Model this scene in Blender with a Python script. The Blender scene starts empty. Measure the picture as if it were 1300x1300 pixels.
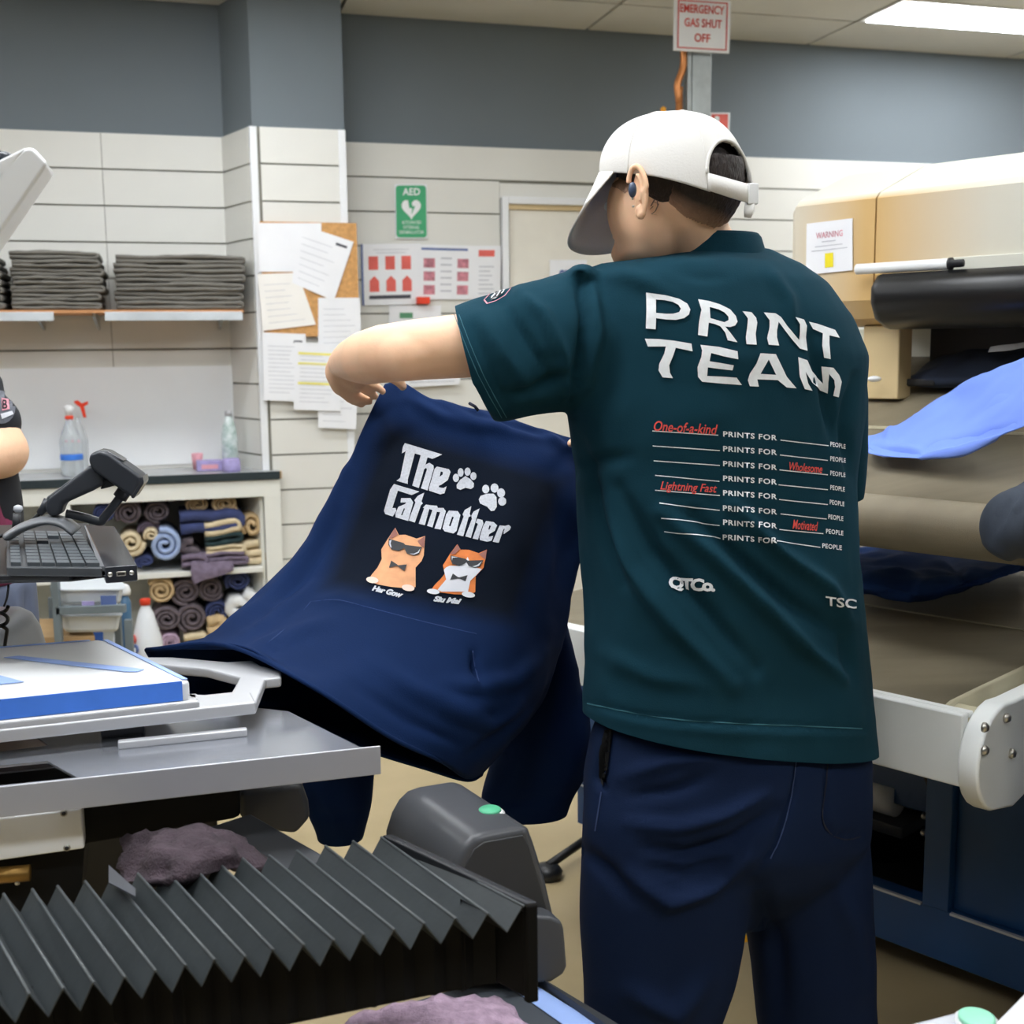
import bpy, bmesh, math, random
import numpy as np
from mathutils import Vector, Matrix
from mathutils.bvhtree import BVHTree
from mathutils.geometry import tessellate_polygon
random.seed(7); np.random.seed(7)
COL = bpy.context.scene.collection
SC = bpy.context.scene

# ------------------------------------------------------------------ camera
F = 1500.0; PITCH = math.atan(206 / 1500.0); ROLL = -0.011; CAMZ = 1.42
CAMP = Vector((0, 0, CAMZ))
cd = bpy.data.cameras.new('camera'); cam = bpy.data.objects.new('camera', cd); COL.objects.link(cam)
cd.sensor_width = 36; cd.sensor_fit = 'HORIZONTAL'; cd.lens = 36 * F / 1300.0; cd.clip_start = 0.05
cam.matrix_world = Matrix.Translation(CAMP) @ Matrix.Rotation(math.pi / 2 - PITCH, 4, 'X') @ Matrix.Rotation(ROLL, 4, 'Z')
cd.dof.use_dof = True; cd.dof.focus_distance = 1.85; cd.dof.aperture_fstop = 7.0
SC.camera = cam
# ------------------------------------------------------------------ world and exposure
w = bpy.data.worlds.new('world'); SC.world = w; w.use_nodes = True
w.node_tree.nodes['Background'].inputs[0].default_value = (0.75, 0.8, 0.85, 1)
w.node_tree.nodes['Background'].inputs[1].default_value = 0.3
SC.view_settings.view_transform = 'Standard'; SC.view_settings.look = 'None'
SC.view_settings.exposure = 0.0; SC.view_settings.gamma = 1.0; SC.view_settings.use_curve_mapping = False
LIGHT = 22.5         # emission of the ceiling panels

# ------------------------------------------------------------------ pixel rays
_c, _s = math.cos(ROLL), math.sin(ROLL)
_r = Vector((1, 0, 0)); _u = Vector((0, math.sin(PITCH), math.cos(PITCH))); FW = Vector((0, math.cos(PITCH), -math.sin(PITCH)))
RV = _c * _r + _s * _u; UV = _c * _u - _s * _r
def ray(px, py): return RV * ((px - 650) / F) + UV * ((650 - py) / F) + FW
def onY(px, py, y): d = ray(px, py); return CAMP + d * (y / d.y)
def onZ(px, py, z): d = ray(px, py); return CAMP + d * ((z - CAMZ) / d.z)
def proj(p): d = p - CAMP; z = d.dot(FW); return 650 + F * d.dot(RV) / z, 650 - F * d.dot(UV) / z
def onP(px, py, o, n): d = ray(px, py); return CAMP + d * ((o - CAMP).dot(n) / d.dot(n))
# wall frame: s along the back wall, n out of it into the room
WA = Vector((math.cos(math.radians(16)), math.sin(math.radians(16)), 0)); WN = Vector((WA.y, -WA.x, 0)); WO = Vector((0, 5.88, 0))
def W(s, n, z): return WO + WA * s + WN * n + Vector((0, 0, z))
def onW(px, py, n=0): return onP(px, py, WO + WN * n, WN)
def sz(px, py, n=0): q = onW(px, py, n) - WO; return q.dot(WA), q.z
# dryer frame
DA = Vector((.69, -.724, 0)).normalized(); DB = Vector((-DA.y, DA.x, 0))
def D(a, b, z): return DA * a + DB * b + Vector((0, 0, z))
def onB(px, py, b): return onP(px, py, DB * b, DB)
def onA(px, py, a): return onP(px, py, DA * a, DA)
Z = Vector((0, 0, 1))

# ------------------------------------------------------------------ materials
def lin(h):
    h = h.lstrip('#'); v = [int(h[i:i + 2], 16) / 255 for i in (0, 2, 4)]
    return tuple(x / 12.92 if x <= .04045 else ((x + .055) / 1.055) ** 2.4 for x in v) + (1,)
def mat(name, col, rough=.6, metal=0, var=.12, scale=8, bump=0.0, bscale=60, spec=.5, emit=0, trans=0, alpha=1, sheen=0, stretch=None, col2=None):
    m = bpy.data.materials.new(name); m.use_nodes = True; nt = m.node_tree; b = nt.nodes['Principled BSDF']
    c = lin(col) if isinstance(col, str) else col
    tc = nt.nodes.new('ShaderNodeTexCoord'); mp = nt.nodes.new('ShaderNodeMapping'); nt.links.new(tc.outputs['Object'], mp.inputs[0])
    if stretch: mp.inputs['Scale'].default_value = stretch
    no = nt.nodes.new('ShaderNodeTexNoise'); no.inputs['Scale'].default_value = scale; no.inputs['Detail'].default_value = 5
    nt.links.new(mp.outputs[0], no.inputs['Vector'])
    rp = nt.nodes.new('ShaderNodeValToRGB'); e = rp.color_ramp.elements
    e[0].position = .3; e[1].position = .7
    c2 = lin(col2) if col2 else tuple(min(1, x * (1 + var)) for x in c[:3]) + (1,)
    e[0].color = tuple(x * (1 - var) for x in c[:3]) + (1,) if not col2 else c; e[1].color = c2
    nt.links.new(no.outputs['Fac'], rp.inputs[0]); nt.links.new(rp.outputs[0], b.inputs['Base Color'])
    b.inputs['Roughness'].default_value = rough; b.inputs['Metallic'].default_value = metal
    b.inputs['Specular IOR Level'].default_value = spec
    if sheen: b.inputs['Sheen Weight'].default_value = sheen
    if trans: b.inputs['Transmission Weight'].default_value = trans
    if alpha < 1: b.inputs['Alpha'].default_value = alpha
    if emit:
        b.inputs['Emission Color'].default_value = c; b.inputs['Emission Strength'].default_value = emit
    if bump:
        n2 = nt.nodes.new('ShaderNodeTexNoise'); n2.inputs['Scale'].default_value = bscale; n2.inputs['Detail'].default_value = 6
        bp = nt.nodes.new('ShaderNodeBump'); bp.inputs['Strength'].default_value = bump; bp.inputs['Distance'].default_value = .004
        nt.links.new(mp.outputs[0], n2.inputs['Vector']); nt.links.new(n2.outputs['Fac'], bp.inputs['Height']); nt.links.new(bp.outputs[0], b.inputs['Normal'])
    return m
def attr_mix(m, attr, col):
    """mix a second own colour (a stain, a hair fade) where a vertex attribute is set"""
    nt = m.node_tree; b = nt.nodes['Principled BSDF']; src = b.inputs['Base Color'].links[0].from_socket
    at = nt.nodes.new('ShaderNodeAttribute'); at.attribute_name = attr
    mx = nt.nodes.new('ShaderNodeMix'); mx.data_type = 'RGBA'
    nt.links.new(at.outputs['Fac'], mx.inputs[0]); nt.links.new(src, mx.inputs[6]); mx.inputs[7].default_value = lin(col)
    nt.links.new(mx.outputs[2], b.inputs['Base Color'])
M = {}
M['slat'] = mat('slatwall_laminate', '#e3e2db', .45, var=.03, scale=2)
M['grey_wall'] = mat('grey_paint', '#70797f', .8, var=.04, scale=1.5, bump=.08, bscale=40)
M['wall_paint'] = mat('plain_paint', '#6d6e70', .8, var=.03)
M['groove'] = mat('groove_dark', '#8d8b80', .7)
M['ceil_tile'] = mat('ceiling_tile', '#cfcec8', .95, var=.04, scale=3, bump=.15, bscale=120)
M['ceil_back'] = mat('ceiling_void', '#8b8a82', .9)
M['white_edge'] = mat('white_trim', '#eceef0', .4, var=.02)
M['floor'] = mat('floor_concrete', '#a8966f', .32, var=.14, scale=2.2, bump=.05, bscale=25, col2='#bfac86')
M['panel_light'] = mat('light_panel', '#f6faff', .5, emit=LIGHT, var=0)
M['fixture'] = mat('fixture_white', '#f2f2f0', .4)
M['corkb'] = mat('cork', '#cf9c62', .95, var=.16, scale=60, bump=.3, bscale=150)
M['paper'] = mat('paper', '#f0f1f4', .7, var=.02)
M['paper_w'] = mat('paper_warm', '#f3f0ea', .7, var=.02)
M['ink'] = mat('ink_grey', '#c3c5cb', .8)
M['ink_dark'] = mat('ink_dark', '#4c4d55', .8)
M['ink_red'] = mat('ink_red', '#e4695f', .7)
M['ink_green'] = mat('ink_green', '#5f9b74', .7)
M['ink_blue'] = mat('ink_blue', '#5a6fa6', .7)
M['ink_pink'] = mat('ink_pink', '#c98490', .7, var=.4, scale=40)
M['yellow'] = mat('marker_yellow', '#f1e87a', .7)
M['yellow_s'] = mat('sticker_yellow', '#f2e01f', .6)
M['green_sign'] = mat('sign_green', '#3fa873', .5, var=.03)
M['white_print'] = mat('white_print', '#f2f4f4', .5, var=.02)
M['door'] = mat('door_paint', '#e8e4d8', .6, var=.03)
M['steel'] = mat('galvanised_steel', '#a8aeae', .45, metal=.5, var=.1, scale=20)
M['copper'] = mat('copper_pipe', '#d18a54', .35, metal=.6, var=.1)
M['orange'] = mat('orange_plastic', '#f2a93a', .4)
M['white_met'] = mat('white_enamel', '#e9ebec', .3, var=.02)
M['alu'] = mat('brushed_aluminium', '#c4c5cc', .36, metal=.35, var=.02, scale=10)
M['tray_gloss'] = mat('polished_tray', '#b4b7bf', .2, metal=.7, var=.02)
M['silver'] = mat('silver_casting', '#c6c7ca', .35, metal=.35, var=.04)
M['blue_tape'] = mat('blue_masking_tape', '#4a86f0', .55, var=.06, scale=20, bump=.1, bscale=90)
M['blue_tape2'] = mat('pale_blue_tape', '#9db8f0', .55, var=.05, scale=20)
M['black_met'] = mat('black_powder_coat', '#141416', .5, var=.1)
M['black_pl'] = mat('black_plastic', '#1c1e22', .42, var=.12, scale=25)
M['charcoal'] = mat('charcoal_plastic', '#4a4c50', .33, var=.06, scale=12)
M['charcoal_d'] = mat('charcoal_panel', '#333538', .45, var=.06)
M['bellows'] = mat('bellows_fabric', '#33383a', .5, var=.16, scale=14, bump=.12, bscale=60)
M['bellow_edge'] = mat('bellows_welt', '#4a4f51', .45, var=.1)
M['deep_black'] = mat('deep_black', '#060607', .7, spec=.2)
M['towel_dark'] = mat('towel_dark_mauve', '#42363d', .95, var=.35, scale=40, bump=1, bscale=260)
M['brass'] = mat('brass', '#8a6a35', .4, metal=.7)
M['keycap'] = mat('keycap', '#4b5156', .45, var=.05)
M['kbase'] = mat('keyboard_case', '#383c40', .5)
M['scanner'] = mat('scanner_shell', '#2b2f36', .35, var=.08)
M['stand_grey'] = mat('stand_grey', '#6f7276', .35)
M['cream'] = mat('dryer_cream', '#d9d8ca', .4, var=.04, scale=1.2)
M['cream_tan'] = mat('dryer_heat_tan', '#d9c294', .42, var=.1, scale=3)
M['curtain'] = mat('black_curtain', '#0c0d0f', .35, var=.15)
M['belt'] = mat('dryer_belt', '#8a806a', .5, var=.12, scale=3, bump=.35, bscale=400, stretch=(1, 6, 1))
M['belt_edge'] = mat('belt_edge', '#c2bb9e', .5)
M['dryer_blue'] = mat('dryer_blue', '#1b4677', .38, var=.07)
M['dryer_white'] = mat('dryer_white', '#e6e9e7', .3, var=.02)
M['bolt'] = mat('bolt_steel', '#b9b6ae', .3, metal=.9)
M['skin'] = mat('skin', '#f3c9a8', .5, var=.07, scale=14, bump=.06, bscale=220)
M['skin_arm'] = mat('skin_arm', '#f0c39f', .5, var=.08, scale=11, bump=.06, bscale=220)
for k in ('skin', 'skin_arm'):
    b_ = M[k].node_tree.nodes['Principled BSDF']; b_.inputs['Subsurface Weight'].default_value = .12; b_.inputs['Subsurface Radius'].default_value = (.012, .005, .003)
M['hair'] = mat('hair', '#2a201c', .6, var=.4, scale=90, bump=.9, bscale=260, stretch=(1, 1, .4))
attr_mix(M['hair'], 'fade', '#b58e74')
M['cap'] = mat('cap_cotton', '#d9d7d2', .85, var=.02, bump=.12, bscale=300)
M['cap_in'] = mat('cap_lining', '#8f8a84', .9)
M['tee'] = mat('tee_green', '#133643', .9, var=.1, scale=4, bump=.12, bscale=500, spec=.1)
M['tee_dark'] = mat('tee_seam', '#2f6370', .8)
M['hoodie'] = mat('hoodie_navy', '#11264c', .85, var=.1, scale=4, bump=.15, bscale=450, spec=.1)
attr_mix(M['hoodie'], 'stain', '#0e151f')
M['hood_in'] = mat('hoodie_inside', '#0b1224', .95)
M['trouser'] = mat('trouser_navy', '#14223e', .85, var=.12, scale=4, bump=.12, bscale=450, spec=.1)
M['red_hand'] = mat('print_red', '#e0564f', .7)
M['print_w'] = mat('print_white', '#e9edf0', .65, var=.05, scale=120)
M['print_soft'] = mat('print_soft_white', '#c9ccd4', .65, var=.12, scale=300)
M['cat_ginger'] = mat('print_ginger', '#e9a878', .7, var=.12, scale=50)
M['cat_orange'] = mat('print_orange', '#e8823c', .7, var=.15, scale=50)
M['cat_ear'] = mat('print_ear', '#9a6459', .7)
M['cat_paw'] = mat('print_paw', '#ecd2c4', .7)
M['cat_glass'] = mat('print_lens', '#26282e', .6)
M['cat_shine'] = mat('print_lens_edge', '#c5c9d0', .6)
M['cat_white'] = mat('print_belly', '#dfe1e8', .7)
M['towel_grey'] = mat('towel_mauve_grey', '#665c62', .95, var=.3, scale=40, bump=1, bscale=260)
M['towel_tan'] = mat('towel_tan', '#c9ae84', .95, var=.12, scale=30, bump=.8, bscale=200)
M['towel_cream'] = mat('towel_cream', '#d8c7a4', .95, var=.1, scale=30, bump=.8, bscale=200)
M['towel_blue'] = mat('towel_blue', '#9fb2d6', .95, var=.1, scale=30, bump=.8, bscale=200)
M['towel_navy'] = mat('towel_navy', '#3b4570', .95, var=.15, scale=30, bump=.8, bscale=200)
M['towel_purple'] = mat('towel_purple', '#75687a', .95, var=.2, scale=40, bump=.8, bscale=200)
M['towel_green'] = mat('towel_dark_green', '#24383b', .95, var=.15, scale=30, bump=.8, bscale=200)
M['towel_lav'] = mat('towel_lavender', '#b79db2', .95, var=.25, scale=60, bump=1, bscale=220)
M['fold_dark'] = mat('folded_charcoal', '#74716a', .95, var=.12, scale=12, bump=.3, bscale=200)
M['blue_shirt'] = mat('royal_blue_cotton', '#7895ea', .75, var=.05, bump=.1, bscale=400, spec=.1)
M['navy_shirt'] = mat('navy_cotton', '#3a5ca3', .8, var=.1, bump=.1, bscale=400, spec=.1)
M['slate_shirt'] = mat('slate_cotton', '#1f2a3e', .85, var=.12, bump=.1, bscale=400)
M['black_tee'] = mat('black_tee', '#1b1d23', .85, var=.1)
M['maroon'] = mat('maroon_cloth', '#7c2a4c', .85, var=.15)
M['grey_pants'] = mat('grey_trousers', '#5b6377', .85, var=.1)
M['bench_white'] = mat('cabinet_white', '#e8e8e0', .5, var=.03)
M['bench_in'] = mat('cabinet_inside', '#c4c5be', .6)
M['worktop'] = mat('worktop_top', '#a7aaab', .25)
M['worktop_e'] = mat('worktop_edge', '#263236', .45)
M['chip'] = mat('chipboard', '#b3946a', .8)
M['splash'] = mat('whiteboard', '#f1f3f4', .25, var=.01)
M['clear'] = mat('clear_plastic', '#eef3f4', .12, var=0, trans=.75, alpha=.75)
M['tub'] = mat('frosted_tub', '#dfe5ea', .35, var=.03, alpha=.93)
M['bottle_w'] = mat('milky_bottle', '#e6e9ec', .35, var=.03)
M['red_pl'] = mat('red_plastic', '#e8401f', .4)
M['lilac'] = mat('lilac_card', '#a99ed0', .6, var=.2, scale=30)
M['pinkc'] = mat('pink_card', '#e2a3ae', .6)
M['shelf_face'] = mat('shelf_face', '#c9cfd4', .4)
M['wood'] = mat('shelf_wood', '#c98f5e', .6, var=.1, scale=20)
M['green_btn'] = mat('green_button', '#58b98d', .4)
M['rack_grey'] = mat('rack_grey', '#6f7a7f', .45)
M['black_btn'] = mat('dark_glass', '#2c2f36', .15)
M['pad_grey'] = mat('pad_rail_grey', '#4b5056', .45)
M['cable'] = mat('cable_black', '#101114', .5)
M['shoe'] = mat('shoe_black', '#1a1a1c', .6)
M['yellowline'] = mat('floor_tape', '#f0b400', .6)
M['lightgrey'] = mat('light_grey_plastic', '#b9bcc2', .35)

# ------------------------------------------------------------------ mesh helpers
def link(name, me, m, parent=None):
    o = bpy.data.objects.new(name, me); COL.objects.link(o)
    if m is not None and not me.materials: me.materials.append(m)
    if parent is not None: o.parent = parent
    return o
def pyd(name, vs, fs, m, parent=None, smooth=False):
    me = bpy.data.meshes.new(name); me.from_pydata([tuple(v) for v in vs], [], fs); me.update()
    bm = bmesh.new(); bm.from_mesh(me); bmesh.ops.recalc_face_normals(bm, faces=bm.faces); bm.to_mesh(me); bm.free()
    if smooth: me.polygons.foreach_set('use_smooth', [True] * len(me.polygons))
    return link(name, me, m, parent)
def thing(name, label, cat, group=None, loc=(0, 0, 0)):
    o = bpy.data.objects.new(name, None); COL.objects.link(o); o.empty_display_size = .05
    return tag(o, label, cat, group)
def tag(o, label=None, cat=None, group=None, kind=None):
    if label: o['label'] = label
    if cat: o['category'] = cat
    if group: o['group'] = group
    if kind: o['kind'] = kind
    return o
def struct(o): o['kind'] = 'structure'; return o
def bev(o, wd=.004, seg=2, ang=35):
    md = o.modifiers.new('bevel', 'BEVEL'); md.width = wd; md.segments = seg; md.limit_method = 'ANGLE'; md.angle_limit = math.radians(ang)
    for p in o.data.polygons: p.use_smooth = True
    try: o.data.shade_smooth()
    except Exception: pass
    md2 = o.modifiers.new('wn', 'WEIGHTED_NORMAL'); md2.keep_sharp = True
    return o
def prism(name, pts, off, m, parent=None, holes=(), bevel=0, seg=2):
    """polygon pts extruded by vector off (closed solid); holes are inner polygons"""
    loops = [list(pts)] + [list(h) for h in holes]; flat = [p for l in loops for p in l]; n = len(flat)
    tris = tessellate_polygon([[Vector(p) for p in l] for l in loops]) if holes else None
    fs = []
    if holes:
        fs += [tuple(t) for t in tris]; fs += [tuple(i + n for i in reversed(t)) for t in tris]
    else:
        fs += [tuple(range(n)), tuple(reversed(range(n, 2 * n)))]
    k = 0
    for l in loops:
        L = len(l)
        for i in range(L): a, b = k + i, k + (i + 1) % L; fs.append((a, b, b + n, a + n))
        k += L
    o = pyd(name, [Vector(p) for p in flat] + [Vector(p) + Vector(off) for p in flat], fs, m, parent)
    if bevel: bev(o, bevel, seg)
    return o
def boxf(name, o0, ax, ay, az, m, parent=None, bevel=0, seg=2):
    """box from corner o0 with three edge vectors"""
    v = [o0 + ax * i + ay * j + az * k for k in (0, 1) for j in (0, 1) for i in (0, 1)]
    fs = [(0, 1, 3, 2), (4, 5, 7, 6), (0, 1, 5, 4), (2, 3, 7, 6), (0, 2, 6, 4), (1, 3, 7, 5)]
    o = pyd(name, v, fs, m, parent)
    if bevel: bev(o, bevel, seg)
    return o
def wbox(name, s0, s1, n0, n1, z0, z1, m, parent=None, bevel=0):
    return boxf(name, W(s0, n0, z0), WA * (s1 - s0), WN * (n1 - n0), Z * (z1 - z0), m, parent, bevel)
def dbox(name, a0, a1, b0, b1, z0, z1, m, parent=None, bevel=0):
    return boxf(name, D(a0, b0, z0), DA * (a1 - a0), DB * (b1 - b0), Z * (z1 - z0), m, parent, bevel)
def loft_vf(rings, cap=True, closed=True):
    n = len(rings[0]); vs = [Vector(p) for r in rings for p in r]; fs = []
    for i in range(len(rings) - 1):
        for j in range(n if closed else n - 1):
            a = i * n + j; b = i * n + (j + 1) % n; fs.append((a, b, b + n, a + n))
    if cap: fs.append(tuple(reversed(range(n)))); fs.append(tuple(range((len(rings) - 1) * n, len(rings) * n)))
    return vs, fs
def loft(name, rings, m, parent=None, cap=True, smooth=True):
    return pyd(name, *loft_vf(rings, cap), m, parent, smooth)
def circle(c, ax, ay, n=20): return [c + ax * math.cos(2 * math.pi * i / n) + ay * math.sin(2 * math.pi * i / n) for i in range(n)]
def frame_of(d):
    d = d.normalized(); h = Z if abs(d.z) < .95 else Vector((1, 0, 0)); a = d.cross(h).normalized(); return a, a.cross(d).normalized()
def tube_vf(path, rad, n=10, flat=1.0):
    path = [Vector(p) for p in path]; rings = []
    if not hasattr(rad, '__len__'): rad = [rad] * len(path)
    a0 = None
    for i, p in enumerate(path):
        d = (path[min(i + 1, len(path) - 1)] - path[max(i - 1, 0)])
        a, b = frame_of(d)
        if a0 is not None:
            a = (a0 - d.normalized() * a0.dot(d.normalized())).normalized(); b = a.cross(d.normalized())
        a0 = a; rings.append(circle(p, a * rad[i], b * rad[i] * flat, n))
    return loft_vf(rings)
def tube(name, path, rad, m, parent=None, n=10, flat=1.0): return pyd(name, *tube_vf(path, rad, n, flat), m, parent, True)
def lathe(name, c, prof, m, parent=None, n=24, up=Z, sx=1.0):
    a, b = frame_of(up) if abs(up.z) < .95 else (Vector((1, 0, 0)), Vector((0, 1, 0)))
    return loft(name, [circle(c + up * z, a * r * sx, b * r, n) for r, z in prof], m, parent)
def crom(pts, k):
    """Catmull-Rom through pts, k samples per span"""
    P = [Vector(p) for p in pts]; out = []
    for i in range(len(P) - 1):
        p0 = P[i - 1] if i else P[0] * 2 - P[1]; p1 = P[i]; p2 = P[i + 1]; p3 = P[i + 2] if i + 2 < len(P) else P[-1] * 2 - P[-2]
        for j in range(k):
            t = j / k; out.append(.5 * ((2 * p1) + (p2 - p0) * t + (2 * p0 - 5 * p1 + 4 * p2 - p3) * t * t + (3 * p1 - p0 - 3 * p2 + p3) * t ** 3))
    out.append(P[-1]); return out
def grid_surf(rows, ku, kv):
    """rows of control points -> dense grid (list of lists)"""
    rr = [crom(r, ku) for r in rows]; cols = list(zip(*rr)); cc = [crom(c, kv) for c in cols]; return [list(r) for r in zip(*cc)]
def grid_vf(g, wrap=False):
    n = len(g[0]); vs = [p for r in g for p in r]; fs = []
    for i in range(len(g) - 1):
        for j in range(n - 1): a = i * n + j; fs.append((a, a + 1, a + n + 1, a + n))
    return vs, fs
def solid(o, t, off=-1): md = o.modifiers.new('solid', 'SOLIDIFY'); md.thickness = t; md.offset = off; return o
def bake(o):
    dg = bpy.context.evaluated_depsgraph_get(); dg.update(); e = o.evaluated_get(dg); me = bpy.data.meshes.new_from_object(e)
    mats = list(o.data.materials); o.modifiers.clear(); o.data = me
    if not me.materials:
        for m in mats: me.materials.append(m)
    return o
def sphere_vf(c, ax, ay, az, n=14, k=9):
    rings = []
    for i in range(k):
        t = math.pi * (i + .5) / k if 0 < i < k - 1 else (math.pi * .04 if i == 0 else math.pi * .96)
        rings.append(circle(c + az * math.cos(t), ax * math.sin(t), ay * math.sin(t), n))
    return loft_vf(rings)
def chain_vf(pts, rad, n=12):
    """capsule chain: spheres at joints, cones between"""
    out = []
    for i, p in enumerate(pts):
        r = rad[i]; out.append(sphere_vf(Vector(p), Vector((r, 0, 0)), Vector((0, r, 0)), Vector((0, 0, r)), n))
        if i: out.append(tube_vf([pts[i - 1], p], [rad[i - 1], r], n))
    return out
def union(name, parts, m, parent=None, voxel=.006, sm=4, fac=.5):
    vs, fs = [], []
    for v, f in parts:
        k = len(vs); vs += v; fs += [tuple(i + k for i in q) for q in f]
    me = bpy.data.meshes.new(name); me.from_pydata([tuple(v) for v in vs], [], fs)
    o = link(name, me, m, parent)
    # make each shell consistently outward
    bm = bmesh.new(); bm.from_mesh(me); bmesh.ops.recalc_face_normals(bm, faces=bm.faces); bm.to_mesh(me); bm.free()
    md = o.modifiers.new('r', 'REMESH'); md.mode = 'VOXEL'; md.voxel_size = voxel; md.use_smooth_shade = True
    if sm: s = o.modifiers.new('s', 'SMOOTH'); s.factor = fac; s.iterations = sm
    bake(o); o.data.polygons.foreach_set('use_smooth', [True] * len(o.data.polygons)); return o
# numpy access
def getco(o): a = np.empty(len(o.data.vertices) * 3); o.data.vertices.foreach_get('co', a); return a.reshape(-1, 3)
def getno(o): a = np.empty(len(o.data.vertices) * 3); o.data.vertices.foreach_get('normal', a); return a.reshape(-1, 3)
def setco(o, a): o.data.vertices.foreach_set('co', a.ravel()); o.data.update()
nR, nU, nF, nC = map(np.array, (RV, UV, FW, CAMP))
def npx(co):
    d = co - nC; z = d @ nF; return 650 + F * (d @ nR) / z, 650 - F * (d @ nU) / z
def folds(o, lines, mask=None):
    """press cloth folds into a mesh along lines: (points, half width px, height m)"""
    co = getco(o); no = getno(o); x, y = npx(co); face = ((nC - co) * no).sum(1) > 0
    disp = np.zeros(len(co))
    for pts, wd, amp in lines:
        P = np.array(pts, float); best = np.full(len(co), 1e9); tt = np.zeros(len(co)); L = len(P) - 1
        for i in range(L):
            a, b = P[i], P[i + 1]; ab = b - a; t = ((x - a[0]) * ab[0] + (y - a[1]) * ab[1]) / (ab @ ab); t = np.clip(t, 0, 1)
            dd = np.hypot(x - a[0] - t * ab[0], y - a[1] - t * ab[1]); s = dd < best; best[s] = dd[s]; tt[s] = (i + t[s]) / L
        disp += amp * np.exp(-(best / wd) ** 2) * np.sin(np.pi * np.clip(tt, .04, .96)) ** .5
    disp *= face
    setco(o, co + no * disp[:, None])
def ripple(o, amp, scale, seed=0):
    from mathutils import noise
    co = getco(o); no = getno(o); d = np.array([noise.noise(Vector(c) * scale + Vector((seed, 0, 0))) for c in co]); setco(o, co + no * (d * amp)[:, None])
def bvh(o):
    me = o.data; return BVHTree.FromPolygons([v.co.copy() for v in me.vertices], [tuple(p.vertices) for p in me.polygons])
# ---- flat shapes (u, v) -> triangles
def poly_bm(loops):
    """loops: outer + holes in 2-D"""
    bm = bmesh.new(); fl = [Vector((p[0], p[1], 0)) for l in loops for p in l]
    vv = [bm.verts.new(p) for p in fl]
    for t in tessellate_polygon([[Vector((p[0], p[1], 0)) for p in l] for l in loops]):
        try: bm.faces.new([vv[i] for i in t])
        except ValueError: pass
    return bm
def merge_bm(bms):
    out = bmesh.new()
    for b in bms:
        me = bpy.data.meshes.new('t'); b.to_mesh(me); b.free(); out.from_mesh(me); bpy.data.meshes.remove(me)
    return out
def text_bm(s, off=0.0, shear=0.0, space=1.0):
    cu = bpy.data.curves.new('t', 'FONT'); cu.body = s; cu.size = 1; cu.offset = off; cu.shear = shear; cu.space_character = space; cu.resolution_u = 3
    o = bpy.data.objects.new('t', cu); COL.objects.link(o); dg = bpy.context.evaluated_depsgraph_get(); dg.update()
    me = bpy.data.meshes.new_from_object(o.evaluated_get(dg)); bpy.data.objects.remove(o)
    bm = bmesh.new(); bm.from_mesh(me); bmesh.ops.triangulate(bm, faces=bm.faces)
    xs = [v.co.x for v in bm.verts]; ys = [v.co.y for v in bm.verts]; x0, x1, y0, y1 = min(xs), max(xs), min(ys), max(ys)
    for v in bm.verts: v.co = Vector(((v.co.x - x0) / (x1 - x0), (v.co.y - y0) / (y1 - y0), 0))
    return bm
def quadmap(bm, q):
    """unit square (v up) -> quad given bottom-left, bottom-right, top-right, top-left in pixels"""
    bl, br, tr, tl = [Vector((p[0], p[1], 0)) for p in q]
    for v in bm.verts:
        u, t = v.co.x, v.co.y; v.co = (bl * (1 - u) + br * u) * (1 - t) + (tl * (1 - u) + tr * u) * t
    return bm
def densify(bm, step):
    for ax in (0, 1):
        cs = [v.co[ax] for v in bm.verts]; a, b = min(cs), max(cs); k = int((b - a) / step)
        for i in range(1, k + 1):
            c = a + i * step; co = [0, 0, 0]; no = [0, 0, 0]; co[ax] = c; no[ax] = 1
            bmesh.ops.bisect_plane(bm, geom=bm.verts[:] + bm.edges[:] + bm.faces[:], plane_co=co, plane_no=no, dist=1e-4)
    return bm
def decal(name, bm, tree, m, parent, lift=.0012, step=9):
    """a print laid on a cloth surface: its outline (drawn as it appears) dropped onto the real surface"""
    if step: densify(bm, step)
    bad = []
    for v in bm.verts:
        d = ray(v.co.x, v.co.y); h, n, i, ds = tree.ray_cast(CAMP, d.normalized())
        if h is None: bad.append(v); continue
        if n.dot(d) > 0: n = -n
        v.co = h + n * lift - d.normalized() * lift * .5
    if bad: bmesh.ops.delete(bm, geom=bad, context='VERTS')
    me = bpy.data.meshes.new(name); bm.to_mesh(me); bm.free()
    return link(name, me, m, parent)
def flatmap(name, bm, q, m, parent, lift):
    """shape in the unit square placed on a flat quad of 3-D corners bl, br, tr, tl"""
    bl, br, tr, tl = q; n = (br - bl).cross(tl - bl).normalized()
    if n.dot(CAMP - bl) < 0: n = -n
    for v in bm.verts:
        u, t = v.co.x, v.co.y; v.co = (bl * (1 - u) + br * u) * (1 - t) + (tl * (1 - u) + tr * u) * t + n * lift
    me = bpy.data.meshes.new(name); bm.to_mesh(me); bm.free(); return link(name, me, m, parent)
def rects(rs): return merge_bm([poly_bm([[(a, b), (c, b), (c, d), (a, d)]]) for a, b, c, d in rs])
def sub(bm, a, b, c, d):
    for v in bm.verts: v.co.x = a + v.co.x * (c - a); v.co.y = b + v.co.y * (d - b)
    return bm
M['sign_red'] = mat('sign_red', '#d8453c', .6)
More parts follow.
